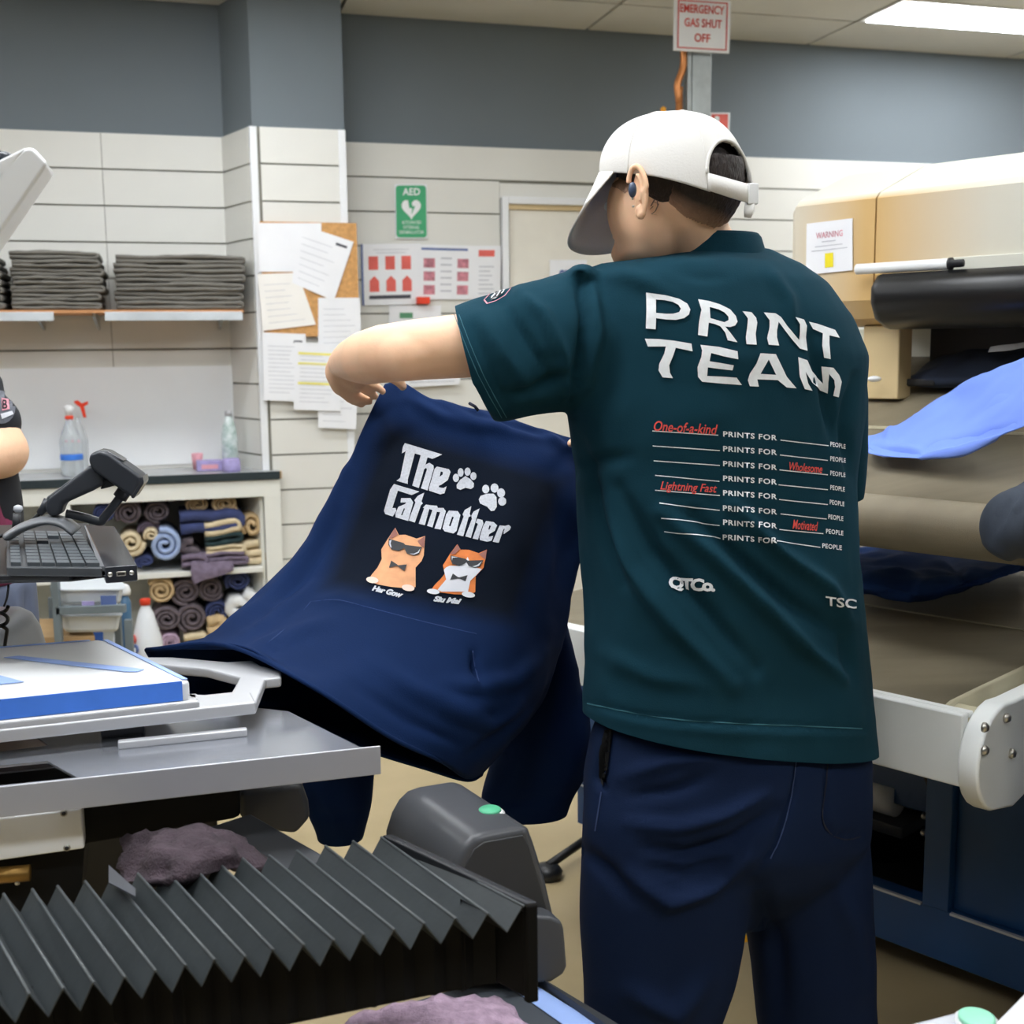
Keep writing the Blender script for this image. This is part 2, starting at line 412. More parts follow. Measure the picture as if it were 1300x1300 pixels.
# ================================================================== ROOM
S0, S1, N1, H = -4.6, 5.6, 8.2, 2.95
PIT = .1575; TOP = 2.38
fl = struct(boxf('floor', W(S0, -.1, -.1), WA * (S1 - S0), WN * (N1 + .2), Z * .1, M['floor']))
ceil = struct(wbox('ceiling', S0, S1, -.1, N1, H + .02, H + .1, M['ceil_back']))
wb = struct(wbox('wall_back', S0, S1, -.15, 0, 0, H + .02, M['grey_wall']))
for nm, a in (('wall_left', (S0 - .12, S0, -.1, N1)), ('wall_right', (S1, S1 + .12, -.1, N1)), ('wall_front', (S0, S1, N1, N1 + .12))):
    struct(wbox(nm, *a, 0, H + .02, M['wall_paint']))
# groove backing behind the slats
wbox('slat_backing', S0, S1, 0, .006, 0, TOP, M['groove'], wb)
slat_cache = {}
def slat(parent, p0, ax, nn, L, z0, hgt, th=.014):
    """one slatwall board from p0 along ax (length L)"""
    key = (round(L, 3), round(hgt, 3), round(ax.x, 3), round(nn.x, 3))
    if key not in slat_cache:
        o = boxf('slat', Vector((0, 0, 0)), ax * L, nn * th, Z * hgt, M['slat']); slat_cache[key] = o.data; bpy.data.objects.remove(o)
    o = bpy.data.objects.new('slat', slat_cache[key]); COL.objects.link(o); o.parent = parent; o.location = p0 + Z * z0; return o
rows = [(TOP - PIT * (i + 1) + .008, PIT - .008) for i in range(14)]
for i, (z0, h) in enumerate(rows):
    full = z0 > 2.13
    segs = [(S0, -3.4), (-3.4, -1.86), (-1.86, -1.335)]
    segs += [(-.83, .6), (.6, 2.4), (2.4, 4.2), (4.2, S1)] if full else [(-.83, -.05), (.95, 2.4), (2.4, 4.2), (4.2, S1)]
    for a, b in segs:
        if i > 6 and a < -1 and z0 < .9 and False: continue
        slat(wb, W(a + .0015, .006, 0), WA, WN, b - a - .003, z0, h)
wbox('slat', -.05, .95, .006, .02, 2.14, 2.2145, M['slat'], wb)
# pier
q0 = W(-1.335, 0, 0); q1 = W(-1.228, .3, 0); q2 = W(-.832, .3, 0); q3 = W(-.832, 0, 0)
pier = struct(prism('wall_pier', [q0, q1, q2, q3], Z * (H + .02), M['grey_wall']))
sd = (q1 - q0); sdl = sd.length; sd.normalize(); snn = Vector((-sd.y, sd.x, 0)); snn = snn if snn.dot(-WA) > 0 else -snn
boxf('slat_backing', q0, sd * sdl, snn * .004, Z * TOP, M['groove'], pier)
boxf('slat_backing', q1, WA * .396, WN * .004, Z * TOP, M['groove'], pier)
for z0, h in rows:
    slat(pier, q0 + snn * .004, sd, snn, sdl - .012, z0, h, .012)
    slat(pier, q1 + WN * .004 + WA * .03, WA, WN, .336, z0, h, .012)
for s in (-1.243, -.862): wbox('corner_strip', s, s + .032, .3, .322, 0, TOP, M['white_edge'], pier, .003)
# ceiling tiles
tile_me = None
nl = [.0] + [.45 + .6 * k for k in range(13)]
lights = [(2.2, .66), (-3.8, 1.35), (-1.4, 1.35), (3.4, 1.35), (-3.8, 3.15), (-1.4, 3.15), (1.0, 3.15), (3.4, 3.15), (-2.6, 4.35), (-1.4, 4.35), (1.0, 4.35), (3.4, 4.35), (-2.6, 6.15), (-.2, 6.15), (2.2, 6.15)]  # first panel visible; unseen rows placed to brighten back wall and foreground
for i in range(9):
    a = -5.6 + 1.2 * i; b = a + 1.2
    if b < S0 + .05 or a > S1 - .05: continue
    a_, b_ = max(a, S0), min(b, S1)
    for j in range(len(nl) - 1):
        n0, n1 = nl[j], min(nl[j + 1], N1)
        if n1 - n0 < .05: continue
        wbox('ceiling_tile', a_ + .008, b_ - .008, n0 + .008, n1 - .008, H, H + .015, M['ceil_tile'], ceil)
for s, n in lights:
    first = (s, n) == lights[0]
    t = thing('ceiling_light', 'bright recessed rectangular ceiling light panel at the top right of the room' if first else 'unseen recessed rectangular ceiling light panel above the workshop, outside the picture', 'ceiling light', None if first else 'unseen ceiling lights over the room')
    wbox('frame', s - .6, s + .6, n - .19, n + .17, H - .006, H - .001, M['fixture'], t, .002)
    wbox('diffuser', s - .57, s + .57, n - .165, n + .145, H - .012, H - .005, M['panel_light'], t)
# door with its frame
dr = struct(wbox('door_1', 0.0, .9, .004, .012, 0, 2.09, M['door'])); dr.parent = None
for a, b, c, d in ((-.045, -.012, 0, 2.15), (.912, .945, 0, 2.15), (-.012, .912, 2.117, 2.15)):
    wbox('door_frame', a, b, .0, .045, c, d, M['white_edge'], dr, .003)
wbox('door_stop', -.012, .912, .0, .022, 2.093, 2.117, M['cream_tan'], dr)
lathe('door_handle', W(.82, .06, 1.0), [(.012, -.05), (.012, .0), (.028, .01), (.03, .03), (.02, .045)], M['steel'], dr, 14, up=WN)

# ---- flat boards and papers on the walls
def sheet(name, quad, n, label, cat, m='paper', group=None, th=.002, bevel=0):
    """quad = pixel corners tl, tr, br, bl seen on the plane n out of the wall"""
    q = [onW(x, y, n) for x, y in quad]; o = prism(name, q, -WN * th, M[m], None, bevel=bevel)
    tag(o, label, cat, group); o['_q'] = 0; del o['_q']
    return o, [q[3], q[2], q[1], q[0]]
def pr(name, o, q, bm, m, lift=.0012):
    r = flatmap(name, bm, q, M[m], o, lift)
    if name in ('printed_lines', 'lettering', 'highlight'): r['kind'] = 'stuff'
    return r
def textlines(n, x0=.12, x1=.88, y0=.15, y1=.85, h=.018):
    out = []
    for i in range(n):
        y = y1 - (y1 - y0) * i / max(1, n - 1); out.append((x0, y, x0 + (x1 - x0) * random.uniform(.6, 1), y + h))
    return rects(out)
def rounded(x0, y0, x1, y1, r, ry=None, k=5):
    ry = ry or r; P = []
    for cx, cy, a in ((x1 - r, y1 - ry, 0), (x0 + r, y1 - ry, 90), (x0 + r, y0 + ry, 180), (x1 - r, y0 + ry, 270)):
        for i in range(k): t = math.radians(a + 90 * i / (k - 1)); P.append((cx + r * math.cos(t), cy + ry * math.sin(t)))
    return P
# cork board on the pier
cb, q = sheet('cork_board', [(328, 280), (454, 283), (455, 377), (331, 460)], .335, 'orange cork board on the pier under overlapping papers', 'notice board', 'corkb')
bpy.data.objects.remove(cb)
cb = prism('cork_board', [onW(x, y, .34) for x, y in ((330, 281), (454, 283), (455, 376), (401, 436), (401, 500), (336, 500))], -WN * .012, M['corkb'])
bpy.data.objects.remove(cb)
cs0, cz1 = sz(330, 281, .34); cs1, cz0 = sz(455, 372, .34)
cb = wbox('cork_board', cs0, cs1, .328, .342, cz0 - .19, cz1, M['corkb']); tag(cb, 'orange cork board on the pier, almost hidden under papers', 'notice board')
PP = [
 ('loose paper', [(327, 283), (408, 283), (408, 345), (329, 345)], 'white blank sheet at the top left of the cork board', 4, .346),
 ('tilted', [(376, 283), (449, 307), (424, 382), (371, 359)], 'white sheet pinned at a slant on the right of the cork board', 7, .350),
 ('warm', [(327, 348), (378, 346), (401, 412), (334, 420)], 'creased cream sheet pinned low on the left of the cork board', 7, .348),
 ('b', [(404, 378), (457, 378), (459, 450), (404, 452)], 'pale sheet below the right corner of the cork board', 8, .347),
 ('c', [(333, 422), (388, 424), (390, 510), (335, 508)], 'white form with a small heading hanging under the creased sheet', 12, .351),
 ('d', [(374, 434), (434, 437), (432, 522), (373, 520)], 'white form with three yellow highlighted lines', 12, .354),
 ('e', [(403, 470), (455, 470), (452, 545), (404, 543)], 'lowest white sheet, behind the yellow highlighted form', 7, .345)]
for k, (_, qd, lb, nt_, n) in enumerate(PP):
    o, q = sheet('paper_sheet', qd, n, lb, 'paper', 'paper_w' if k == 2 else 'paper')
    if k: pr('printed_lines', o, q, textlines(nt_, y0=.12, y1=.8, h=.008), 'ink', .0008)
    if k in (1, 4): pr('heading', o, q, rects([(.72, .86, .92, .90)]), 'ink_dark', .0009)
    if k == 5: pr('highlight', o, q, rects([(.08, y, .8, y + .035) for y in (.82, .67, .38)]), 'yellow', .0007)
# defibrillator sign
o, q = sheet('defibrillator_sign', [(501, 234), (542, 234), (543, 303), (502, 303)], .03, 'green AED sign with a white heart on the slatted wall', 'sign', 'white_edge', th=.004)
pr('green_field', o, q, poly_bm([rounded(.03, .02, .97, .98, .1, .06)]), 'green_sign', .001)
pr('lettering', o, q, merge_bm([sub(text_bm('AED', .02), .24, .80, .78, .93), sub(text_bm('AUTOMATED'), .2, .27, .8, .33), sub(text_bm('EXTERNAL'), .25, .18, .75, .24), sub(text_bm('DEFIBRILLATOR'), .12, .09, .88, .15)]), 'white_print', .0018)
hp = [(.5 + .30 * math.sin(t) ** 3 * 1.0, .56 + .19 * (13 * math.cos(t) - 5 * math.cos(2 * t) - 2 * math.cos(3 * t) - math.cos(4 * t)) / 15) for t in np.linspace(0, 2 * math.pi, 26)[:-1]]
pr('heart', o, q, poly_bm([hp]), 'white_print', .0018)
pr('bolt', o, q, poly_bm([[(.40, .70), (.50, .70), (.54, .60), (.62, .60), (.50, .44), (.53, .56), (.44, .56)]]), 'green_sign', .0024)
# posters
o, q = sheet('safety_poster', [(458, 310), (534, 309), (535, 386), (460, 388)], .03, 'poster of red tags with a blue edge, left of the other wall charts', 'poster')
pr('blue_edge', o, q, rects([(0, 0, .03, 1)]), 'ink_blue')
for x in (.12, .4, .67): pr('red_tag', o, q, rects([(x, .58, x + .16, .80)]), 'ink_red')
for x in (.13, .41, .68): pr('red_tag', o, q, poly_bm([[(x, .22), (x + .16, .22), (x + .16, .4), (x + .08, .48), (x, .4)]]), 'ink_red')
pr('printed_lines', o, q, rects([(.2, .9, .8, .91), (.25, .85, .75, .86)]), 'ink')
pr('footer', o, q, rects([(.12, .1, .82, .16)]), 'ink_dark')
o, q = sheet('photo_chart', [(532, 310), (604, 312), (602, 380), (532, 380)], .032, 'wall chart with two columns of small pink photos under a blue heading', 'poster')
pr('heading', o, q, rects([(.04, .90, .86, .94)]), 'ink_blue')
for x in (.08, .68):
    for y in (.58, .34, .09): pr('photo', o, q, rects([(x, y, x + .2, y + .17)]), 'ink_pink')
pr('printed_lines', o, q, rects([(.38, y, .58, y + .03) for y in (.74, .62, .5, .38, .26, .14)]), 'ink')
o, q = sheet('small_notice', [(604, 312), (636, 312), (635, 380), (602, 380)], .031, 'narrow white notice with a red heading beside the door frame', 'poster')
pr('heading', o, q, rects([(.12, .80, .75, .92)]), 'ink_red')
pr('printed_lines', o, q, textlines(7, .15, .8, .1, .6, .02), 'ink')
o, q = sheet('wall_shelf_paper', [(494, 388), (560, 388), (560, 420), (494, 420)], .034, 'white sheet below the wall charts, just above the raised arm', 'poster')
pr('picture', o, q, rects([(.2, .5, .45, .72)]), 'ink_green')
t = wbox('red_marker_box', *[sz(529, 378, .05)[0], sz(545, 378, .05)[0]], .03, .07, sz(537, 386, .05)[1], sz(537, 377, .05)[1], M['red_pl'], None, .003)
tag(t, 'small red box on the wall between the posters, above the raised arm', 'box')
o, q = sheet('paper_tray', [(512, 478), (585, 478), (583, 488), (514, 492)], .06, 'pale paper tray on the wall below the raised forearm', 'paper tray', 'paper', th=.03)
pr('printed_lines', o, q, rects([(.1, .4, .9, .5)]), 'ink')
o, q = sheet('door_notice', [(698, 330), (745, 330), (745, 372), (698, 372)], .018, 'white notice on the door with blue letters, half hidden by the shoulder', 'sign', 'paper')
pr('lettering', o, q, sub(text_bm('ST', .02), .25, .3, .6, .7), 'ink_blue')
# steel pole, sign, pipe
t = thing('steel_post', 'galvanised steel post in front of the grey wall, carrying the gas sign', 'post')
s0 = sz(873, 120, .95)[0]; s1 = sz(903, 120, .95)[0]
wbox('post', s0 + .02, s1, .89, .95, 0, H, M['steel'], t, .004); wbox('flange', s0, s0 + .018, .91, .95, 0, H, M['steel'], t, .003)
o, q = sheet('gas_sign', [(856, -4), (928, 1), (926, 68), (855, 64)], .99, 'white sign with red letters high on the steel post', 'sign', 'white_edge', th=.006, bevel=.002)
pr('lettering', o, q, merge_bm([sub(text_bm('EMERGENCY', .015), .10, .72, .88, .88), sub(text_bm('GAS SHUT', .015), .18, .46, .84, .62), sub(text_bm('OFF', .015), .36, .18, .64, .34)]), 'sign_red', .004)
fr = poly_bm([[(.06, .05), (.94, .05), (.94, .95), (.06, .95)], [(.08, .07), (.08, .93), (.92, .93), (.92, .07)]]); pr('border', o, q, fr, 'sign_red', .004)
pts = [onW(x, y, .93) for x, y in ((867, 40), (868, 75), (866, 90), (860, 108), (862, 130), (862, 175))]
o = tube('copper_pipe', crom(pts + [W(sz(862, 175, .93)[0], .93, .1)], 4), .015, M['copper']); tag(o, 'copper gas pipe bending down beside the steel post', 'pipe')
c = onW(842, 143, .93); o = tube('valve_handle', [c - Z * .06, c - Z * .02, c + Z * .018, c + Z * .024], [.011, .012, .012, .004], M['orange']); tag(o, 'small orange valve handle left of the copper pipe', 'valve')
o, q = sheet('fire_sign', [(902, 143), (927, 143), (926, 172), (902, 172)], .26, 'small red square fire sign beside the steel post, just above the cap', 'sign', 'white_edge')
pr('red_field', o, q, rects([(.05, .06, .9, .94)]), 'ink_red', .0008); pr('symbol', o, q, poly_bm([rounded(.2, .2, .45, .85, .1)]), 'white_print', .0012)
# ================================================================== CONVEYOR DRYER (right)
dry = thing('conveyor_dryer', 'large conveyor dryer with cream hood, two belts and dark blue base on the right', 'dryer')
AR = -.25   # right end of the machine, outside the frame
# hood: left end piece and the long front, each with a rounded lower edge
def hood_ring(a, inset=0):
    P = [(2.40, 1.52), (2.40, 1.738), (2.415, 1.752), (2.62, 1.83), (3.5, 1.83), (3.5, 1.47), (2.47, 1.465), (2.425, 1.48)]
    return [D(a, b + (inset if b < 2.5 else 0), z - (inset if z > 1.7 else 0)) for b, z in P]
loft('hood_end', [hood_ring(-1.575, .012), hood_ring(-1.563, .002), hood_ring(-1.56), hood_ring(-1.36)], M['cream_tan'], dry, smooth=False)
hm = mat('hood_heat_stained', '#d9c494', .4, var=.03)
nt = hm.node_tree; b_ = nt.nodes['Principled BSDF']; at = nt.nodes.new('ShaderNodeAttribute'); at.attribute_name = 'tan_mask'
mx = nt.nodes.new('ShaderNodeMix'); mx.data_type = 'RGBA'; nt.links.new(at.outputs['Fac'], mx.inputs[0]); mx.inputs[6].default_value = lin('#d8d7ca'); mx.inputs[7].default_value = lin('#d3ae72')
nt.links.new(mx.outputs[2], b_.inputs['Base Color'])
def heat(o, fn):
    at = o.data.attributes.new('tan_mask', 'FLOAT', 'POINT'); at.data.foreach_set('value', [fn(v.co) for v in o.data.vertices])
ao = -1.356
hf = loft('hood_front', [hood_ring(a, 0) for a in [ao, -1.33, -1.28, -1.2, -1.1, -1.0, -.8, -.5, AR]], hm, dry, smooth=False)
heat(hf, lambda c: (0 if c.z > 1.745 else 1) * max(0, 1 - (c.dot(DA) + 1.356) / .30) ** 1.1)
he = [o for o in dry.children if o.name.startswith('hood_end')][0]; he.data.materials.clear(); he.data.materials.append(hm)
he_b = bmesh.new(); he_b.from_mesh(he.data); bmesh.ops.subdivide_edges(he_b, edges=[e for e in he_b.edges if abs((e.verts[0].co - e.verts[1].co).dot(DA)) > .1], cuts=8); he_b.to_mesh(he.data); he_b.free()
heat(he, lambda c: (0 if c.z > 1.745 else 1) * (.25 + .75 * max(0, min(1, (c.dot(DA) + 1.56) / .18))))
dbox('lower_panel', -1.2, AR, 2.392, 2.40, 1.56, 1.60, hm, dry, .002)
# warning sheet
def bquad(pts, b): return [onB(x, y, b) for x, y in pts]
q = bquad([(1023, 349), (1082, 343), (1082, 277), (1024, 284)], 2.396)
ws = prism('warning_sheet', q, DB * .002, M['paper']); tag(ws, 'white sheet headed WARNING with a yellow sticker on the dryer hood', 'notice')
def prq(name, bm, m, lift=.001):
    r = flatmap(name, bm, q, M[m], ws, lift)
    if name != 'yellow_sticker': r['kind'] = 'stuff'
    return r
prq('lettering', sub(text_bm('WARNING', .01), .22, .68, .8, .80), 'ink_pink'); prq('printed_lines', rects([(.35, .60, .65, .62), (.2, .52, .8, .535), (.12, .44, .9, .455)]), 'ink')
prq('yellow_sticker', rects([(.42, .10, .60, .38)]), 'yellow_s')
# paper tube resting on brackets in front of the hood
p0, p1 = onB(1087, 342, 2.36), onB(1205, 335, 2.36); ax = (p1 - p0).normalized()
t = tube('white_tube', [p0, p0 + ax * .002, p1 - ax * .002, p1], [.009, .0115, .0115, .0115], M['white_met'], None, 16)
tag(t, 'white rolled tube lying along the bottom of the dryer hood', 'tube')
tube('black_cap', [p1, p1 + ax * .006, p1 + ax * .007, p1 + ax * .03], [.013, .013, .008, .008], M['black_pl'], t, 14)
# black curtain: rounded lip under the hood
P = [(2.40, 1.575), (2.35, 1.572), (2.325, 1.545), (2.325, 1.51), (2.345, 1.475), (2.39, 1.455), (2.46, 1.455), (2.50, 1.5), (2.5, 1.57)]
def cring(a, s): cb, cz = 2.42, 1.52; return [D(a, cb + (b - cb) * s, cz + (z - cz) * s) for b, z in P]
o = loft('heat_curtain', [cring(-1.335, .75), cring(-1.325, .93), cring(-1.31, 1), cring(-1.0, 1), cring(AR, 1)], M['curtain'], dry)
# frame legs below the hood
dbox('support_box', -1.415, -1.325, 2.46, 2.52, 1.30, 1.465, M['cream_tan'], dry, .004)
dbox('support_box', -1.70, -1.405, 2.9, 3.45, 1.1, 1.465, M['cream'], dry, .004)
dbox('tunnel', -1.325, AR, 2.60, 3.5, 1.3, 1.46, M['black_met'], dry, .004)
dbox('plate', -1.50, -1.26, 2.5, 2.53, 1.33, 1.345, M['black_met'], dry, .003)
# upper belt: sloping deck rolling over the front roller
def belt_ring(a):
    P = [(2.95, 1.40), (2.6, 1.335), (2.33, 1.245), (2.0, 1.148)]
    c = (1.985, 1.098)
    P += [(c[0] + .05 * math.cos(t), c[1] + .05 * math.sin(t)) for t in [math.radians(x) for x in (70, 90, 110, 130, 150, 170, 190, 210, 230, 250, 270)]]
    P += [(2.3, 1.06), (2.95, 1.2)]
    return [D(a, b, z) for b, z in P]
ab0, ab1 = -1.62, -.72
loft('upper_belt', [belt_ring(a) for a in (ab0, ab0 + .01, ab1)], M['belt'], dry)
dbox('belt_rib', ab0, ab1, 2.318, 2.328, 1.243, 1.249, M['belt_edge'], dry)
dbox('side_rail', -1.665, -1.625, 2.0, 2.95, 1.03, 1.30, M['dryer_white'], dry, .004)
dbox('side_rail', ab1 + .005, ab1 + .04, 2.02, 2.95, 1.08, 1.20, M['dryer_white'], dry, .004)
# lower belt and its bed
def lb_ring(a):
    c = (1.80, .80); r = .046
    P = [(3.3, .86), (2.33, .852), (1.9, .848)] + [(c[0] + r * math.cos(t), c[1] + r * math.sin(t)) for t in [math.radians(x) for x in (90, 115, 140, 165, 190, 215, 240, 270)]] + [(3.3, .74)]
    return [D(a, b, z) for b, z in P]
loft('lower_belt', [lb_ring(a) for a in (-1.9, -1.0, -.86)], M['belt'], dry)
dbox('belt_lace', -1.9, -.86, 2.325, 2.333, .8525, .8545, M['belt_edge'], dry)
o = loft('belt_selvedge', [lb_ring(a) for a in (-.86, -.848)], M['belt_edge'], dry)
lathe('roller_drum', D(-.848, 1.80, .80), [(.043, 0), (.043, .04)], M['belt_edge'], dry, 22, up=DA)
dbox('end_rail', -1.92, -.80, 1.722, 1.742, .735, .852, M['dryer_white'], dry, .004)
dbox('rail_lip', -1.92, -.80, 1.742, 1.758, .842, .852, M['dryer_white'], dry, .003)
# rounded end plate with bolts
pl = []
for b, z in [(3.2, .865), (2.0, .852), (1.79, .848)]: pl.append((b, z))
pl = [(3.1, .86), (1.83, .86)] + [(1.80 + .095 * math.cos(math.radians(t)), .775 + .088 * math.sin(math.radians(t))) for t in range(95, 260, 15)] + [(1.84, .68), (2.05, .72), (3.1, .72)]
ep = prism('end_plate', [D(-.80, b, z) for b, z in pl], DA * .035, M['dryer_white'], dry, bevel=.006, seg=3)
for x, y in ((1248, 923), (1276, 911), (1248, 952), (1283, 956)):
    c = onA(x, y, -.765); lathe('bolt', c, [(.008, 0), (.008, .004), (.005, .008)], M['bolt'], dry, 10, up=DA)
# base cabinet (dark blue) with the open bay at the left
zb, zt = .08, .68; BL = -2.21
dbox('base_rail', BL, AR, 2.35, 2.40, zb, .20, M['dryer_blue'], dry, .003)
dbox('base_lip', BL, -1.168, 2.343, 2.352, .197, .202, M['lightgrey'], dry); dbox('base_lip', -1.10, AR, 2.343, 2.352, .197, .202, M['lightgrey'], dry)
dbox('base_post', -1.165, -1.105, 2.345, 2.42, .20, zt, M['dryer_blue'], dry, .003)
dbox('base_post', BL, BL + .08, 2.345, 2.42, .20, zt, M['dryer_blue'], dry, .003)
dbox('base_panel', -1.105, AR, 2.37, 2.39, .20, zt, M['dryer_blue'], dry, .003)
dbox('base_back', BL, AR, 3.3, 3.34, zb, zt, M['dryer_blue'], dry)
dbox('base_side', BL, BL + .02, 2.42, 3.3, zb, zt, M['dryer_blue'], dry)
dbox('base_floor', BL, AR, 2.40, 3.3, .10, .14, M['black_met'], dry)
dbox('inner_divider', -1.62, -1.6, 2.44, 3.3, .14, zt, M['black_met'], dry)
dbox('base_top', BL, AR, 2.35, 3.34, zt, zt + .01, M['black_met'], dry)
dbox('crossmember', BL, -1.165, 2.6, 2.63, .30, .42, M['dryer_blue'], dry, .003)
for a, b in ((BL + .1, 2.5), (-.5, 2.5), (-1.2, 2.6)): lathe('foot', D(a, b, 0), [(.03, 0), (.03, .012), (.012, .02), (.012, .09)], M['black_met'], dry, 12)
# the motor bay
mc = onB(1112, 1008, 2.62); mo = tube('motor', [mc - DA * .09, mc + DA * .06], .042, M['white_met'], dry, 16)
boxf('motor_mount', mc - DA * .1 - DB * .05 - Z * .075, DA * .2, DB * .12, Z * .03, M['charcoal'], dry, .004); tube('motor_shaft', [mc + DA * .06, mc + DA * .11], .012, M['bolt'], dry, 10)
for z in (.62, .52, .46, .36, .32): lathe('fitting', D(-1.215, 2.45, z), [(.006, 0), (.009, .006), (.005, .016)], M['bolt'], dry, 10, up=-DB)
tube('hose', crom([D(-1.21, 2.47, .68), D(-1.19, 2.45, .60), D(-1.22, 2.44, .5), D(-1.2, 2.46, .4), D(-1.25, 2.6, .3)], 5), .009, M['cable'], dry)
lathe('caster', D(-2.14, 2.16, 0), [(.035, .0), (.04, .02), (.03, .035), (.01, .04)], M['black_pl'], dry, 14)
tube('caster_arm', [D(-2.14, 2.16, .035), D(-2.16, 2.38, .06)], .012, M['black_met'], dry)
# -------- garments on the belts
def cloth(name, rows, m, label, cat, ku=8, kv=8, th=.004, fl=(), rip=(0, 0), group=None):
    g = grid_surf(rows, ku, kv); o = pyd(name, *grid_vf(g), m, None, True); solid(o, th); 
    bake(o); 
    if fl: folds(o, fl)
    if rip[0]: ripple(o, *rip)
    o.data.polygons.foreach_set('use_smooth', [True] * len(o.data.polygons)); return tag(o, label, cat, group)
def slopeZ(b):   # height of the upper deck at b
    return 1.335 + (b - 2.6) * .186 if b > 2.6 else (1.245 + (b - 2.33) * .333 if b > 2.33 else 1.148 + (b - 2.0) * .294)
def deck(px, py, lift=0):
    p = onB(px, py, 2.3)
    for _ in range(12):
        b = p.dot(DB); p = onZ(px, py, slopeZ(b) + lift) if py > 470 else p
    return p
# dark slate garment on the far end of the upper belt
rows = [[(1170, 472), (1200, 446), (1250, 440), (1330, 438)], [(1158, 476), (1200, 460), (1250, 452), (1330, 448)], [(1150, 481), (1195, 482), (1250, 480), (1330, 474)]]
bz = (2.62, 2.56, 2.50)
cloth('folded_garment', [[onB(x, y, b) for x, y in r] for r, b in zip(rows, bz)], M['slate_shirt'], 'dark slate garment lying flat at the far end of the upper belt', 'garment', th=.02, rip=(.008, 18))
rows = [[(1258, 440), (1300, 434), (1330, 430)], [(1255, 447), (1300, 443), (1330, 440)]]
g2 = cloth('white_label_strip', [[onB(x, y, 2.49) for x, y in r] for r in rows], M['lightgrey'], 'pale grey strip on the dark garment at the far end of the upper belt', 'garment', th=.003, rip=(.004, 30))
# royal blue shirt carried above the upper belt
top = [(1094, 553), (1112, 552), (1135, 541), (1172, 521), (1210, 500), (1240, 478), (1262, 469), (1300, 454), (1350, 430)]
bot = [(1096, 572), (1112, 577), (1150, 580), (1180, 581), (1215, 578), (1245, 568), (1270, 552), (1300, 541), (1350, 520)]
bt = [2.18, 2.2, 2.22, 2.24, 2.26, 2.25, 2.22, 2.18, 2.12]; bb = [2.10, 2.08, 2.07, 2.06, 2.05, 2.05, 2.04, 2.02, 1.98]
rows = []
for k in range(6):
    t = k / 5; r = []
    for (x0, y0), (x1, y1), b0, b1 in zip(top, bot, bt, bb):
        sag = .015 * math.sin(math.pi * t); r.append(onB(x0 + (x1 - x0) * t, y0 + (y1 - y0) * t, b0 + (b1 - b0) * t - sag))
    rows.append(r)
bs = cloth('blue_tshirt', rows, M['blue_shirt'], 'bright royal blue T-shirt sliding over the upper dryer belt', 't-shirt', 8, 7, .003, fl=[
 ([(1245, 478), (1225, 492), (1190, 512), (1165, 527)], 7, .012), ([(1135, 541), (1125, 560)], 6, .010), ([(1098, 560), (1120, 572), (1165, 577)], 4, -.012), ([(1165, 577), (1190, 565), (1240, 556), (1285, 540)], 4, -.012), ([(1170, 580), (1220, 572), (1262, 556)], 4, .012), ([(1120, 568), (1170, 572)], 4, .008)], rip=(.003, 22))
# navy garment on the lower belt
top = [(1080, 700), (1110, 693), (1170, 690), (1240, 695), (1275, 705), (1320, 712)]
bot = [(1082, 752), (1112, 758), (1150, 766), (1175, 762), (1230, 748), (1290, 722)]
rows = []
for k in range(6):
    t = k / 5; r = []
    for (x0, y0), (x1, y1) in zip(top, bot):
        h = .05 * math.sin(math.pi * min(1, .2 + .6 * (1 - t))) * (1 if k < 5 else .25); r.append(onZ(x0 + (x1 - x0) * t, y0 + (y1 - y0) * t, .862 + h))
    rows.append(r)
cloth('navy_tshirt', rows, M['navy_shirt'], 'crumpled navy T-shirt lying on the lower dryer belt', 't-shirt', 8, 8, .012, fl=[
 ([(1090, 735), (1140, 730), (1190, 742)], 7, .016), ([(1150, 765), (1165, 750), (1240, 725)], 5, .014), ([(1100, 756), (1150, 752), (1172, 762)], 4, -.012), ([(1200, 700), (1215, 720), (1230, 742)], 7, -.016), ([(1120, 715), (1160, 705), (1200, 712)], 6, .014)], rip=(.010, 16))
c = onB(1110, 481, 2.42); pb = sphere_vf(c, Vector((.016, 0, 0)), Vector((0, .01, 0)), Vector((0, 0, .007)))
pyd('belt_knob', *pb, M['white_met'], dry, True)
fs_ = boxf('floor_tape', onZ(925, 1200, 0), Vector((.2, .06, 0)), Vector((-.01, .03, 0)), Z * .001, M['yellowline']); tag(fs_, 'short strip of yellow floor tape seen between the legs', 'floor tape')
# the conveyor bed, deck and hood stand a little further out than first laid out, clear of the person at the infeed
def push_out(o, k=1.07):
    if o.type == 'MESH':
        for v in o.data.vertices: v.co = CAMP + (v.co - CAMP) * k
        o.data.update()
    for c in o.children: push_out(c, k)
for o in list(dry.children):
    if not o.name.split('.')[0] in ('base_rail', 'base_lip', 'base_post', 'base_panel', 'base_back', 'base_side', 'base_floor', 'base_top', 'inner_divider', 'crossmember', 'foot', 'motor', 'motor_mount', 'motor_shaft', 'fitting', 'hose', 'caster', 'caster_arm'): push_out(o)
for nm in ('warning_sheet', 'white_tube', 'folded_garment', 'white_label_strip', 'blue_tshirt', 'navy_tshirt'): push_out(bpy.data.objects[nm])
# ================================================================== GARMENT PRINTER (foreground left)
prn = thing('garment_printer', 'garment printer in the left foreground with white platen, steel tray and black bellows', 'printer')
PZ = 1.0
def hz(pts, z): return [onZ(x, y, z) for x, y in pts]
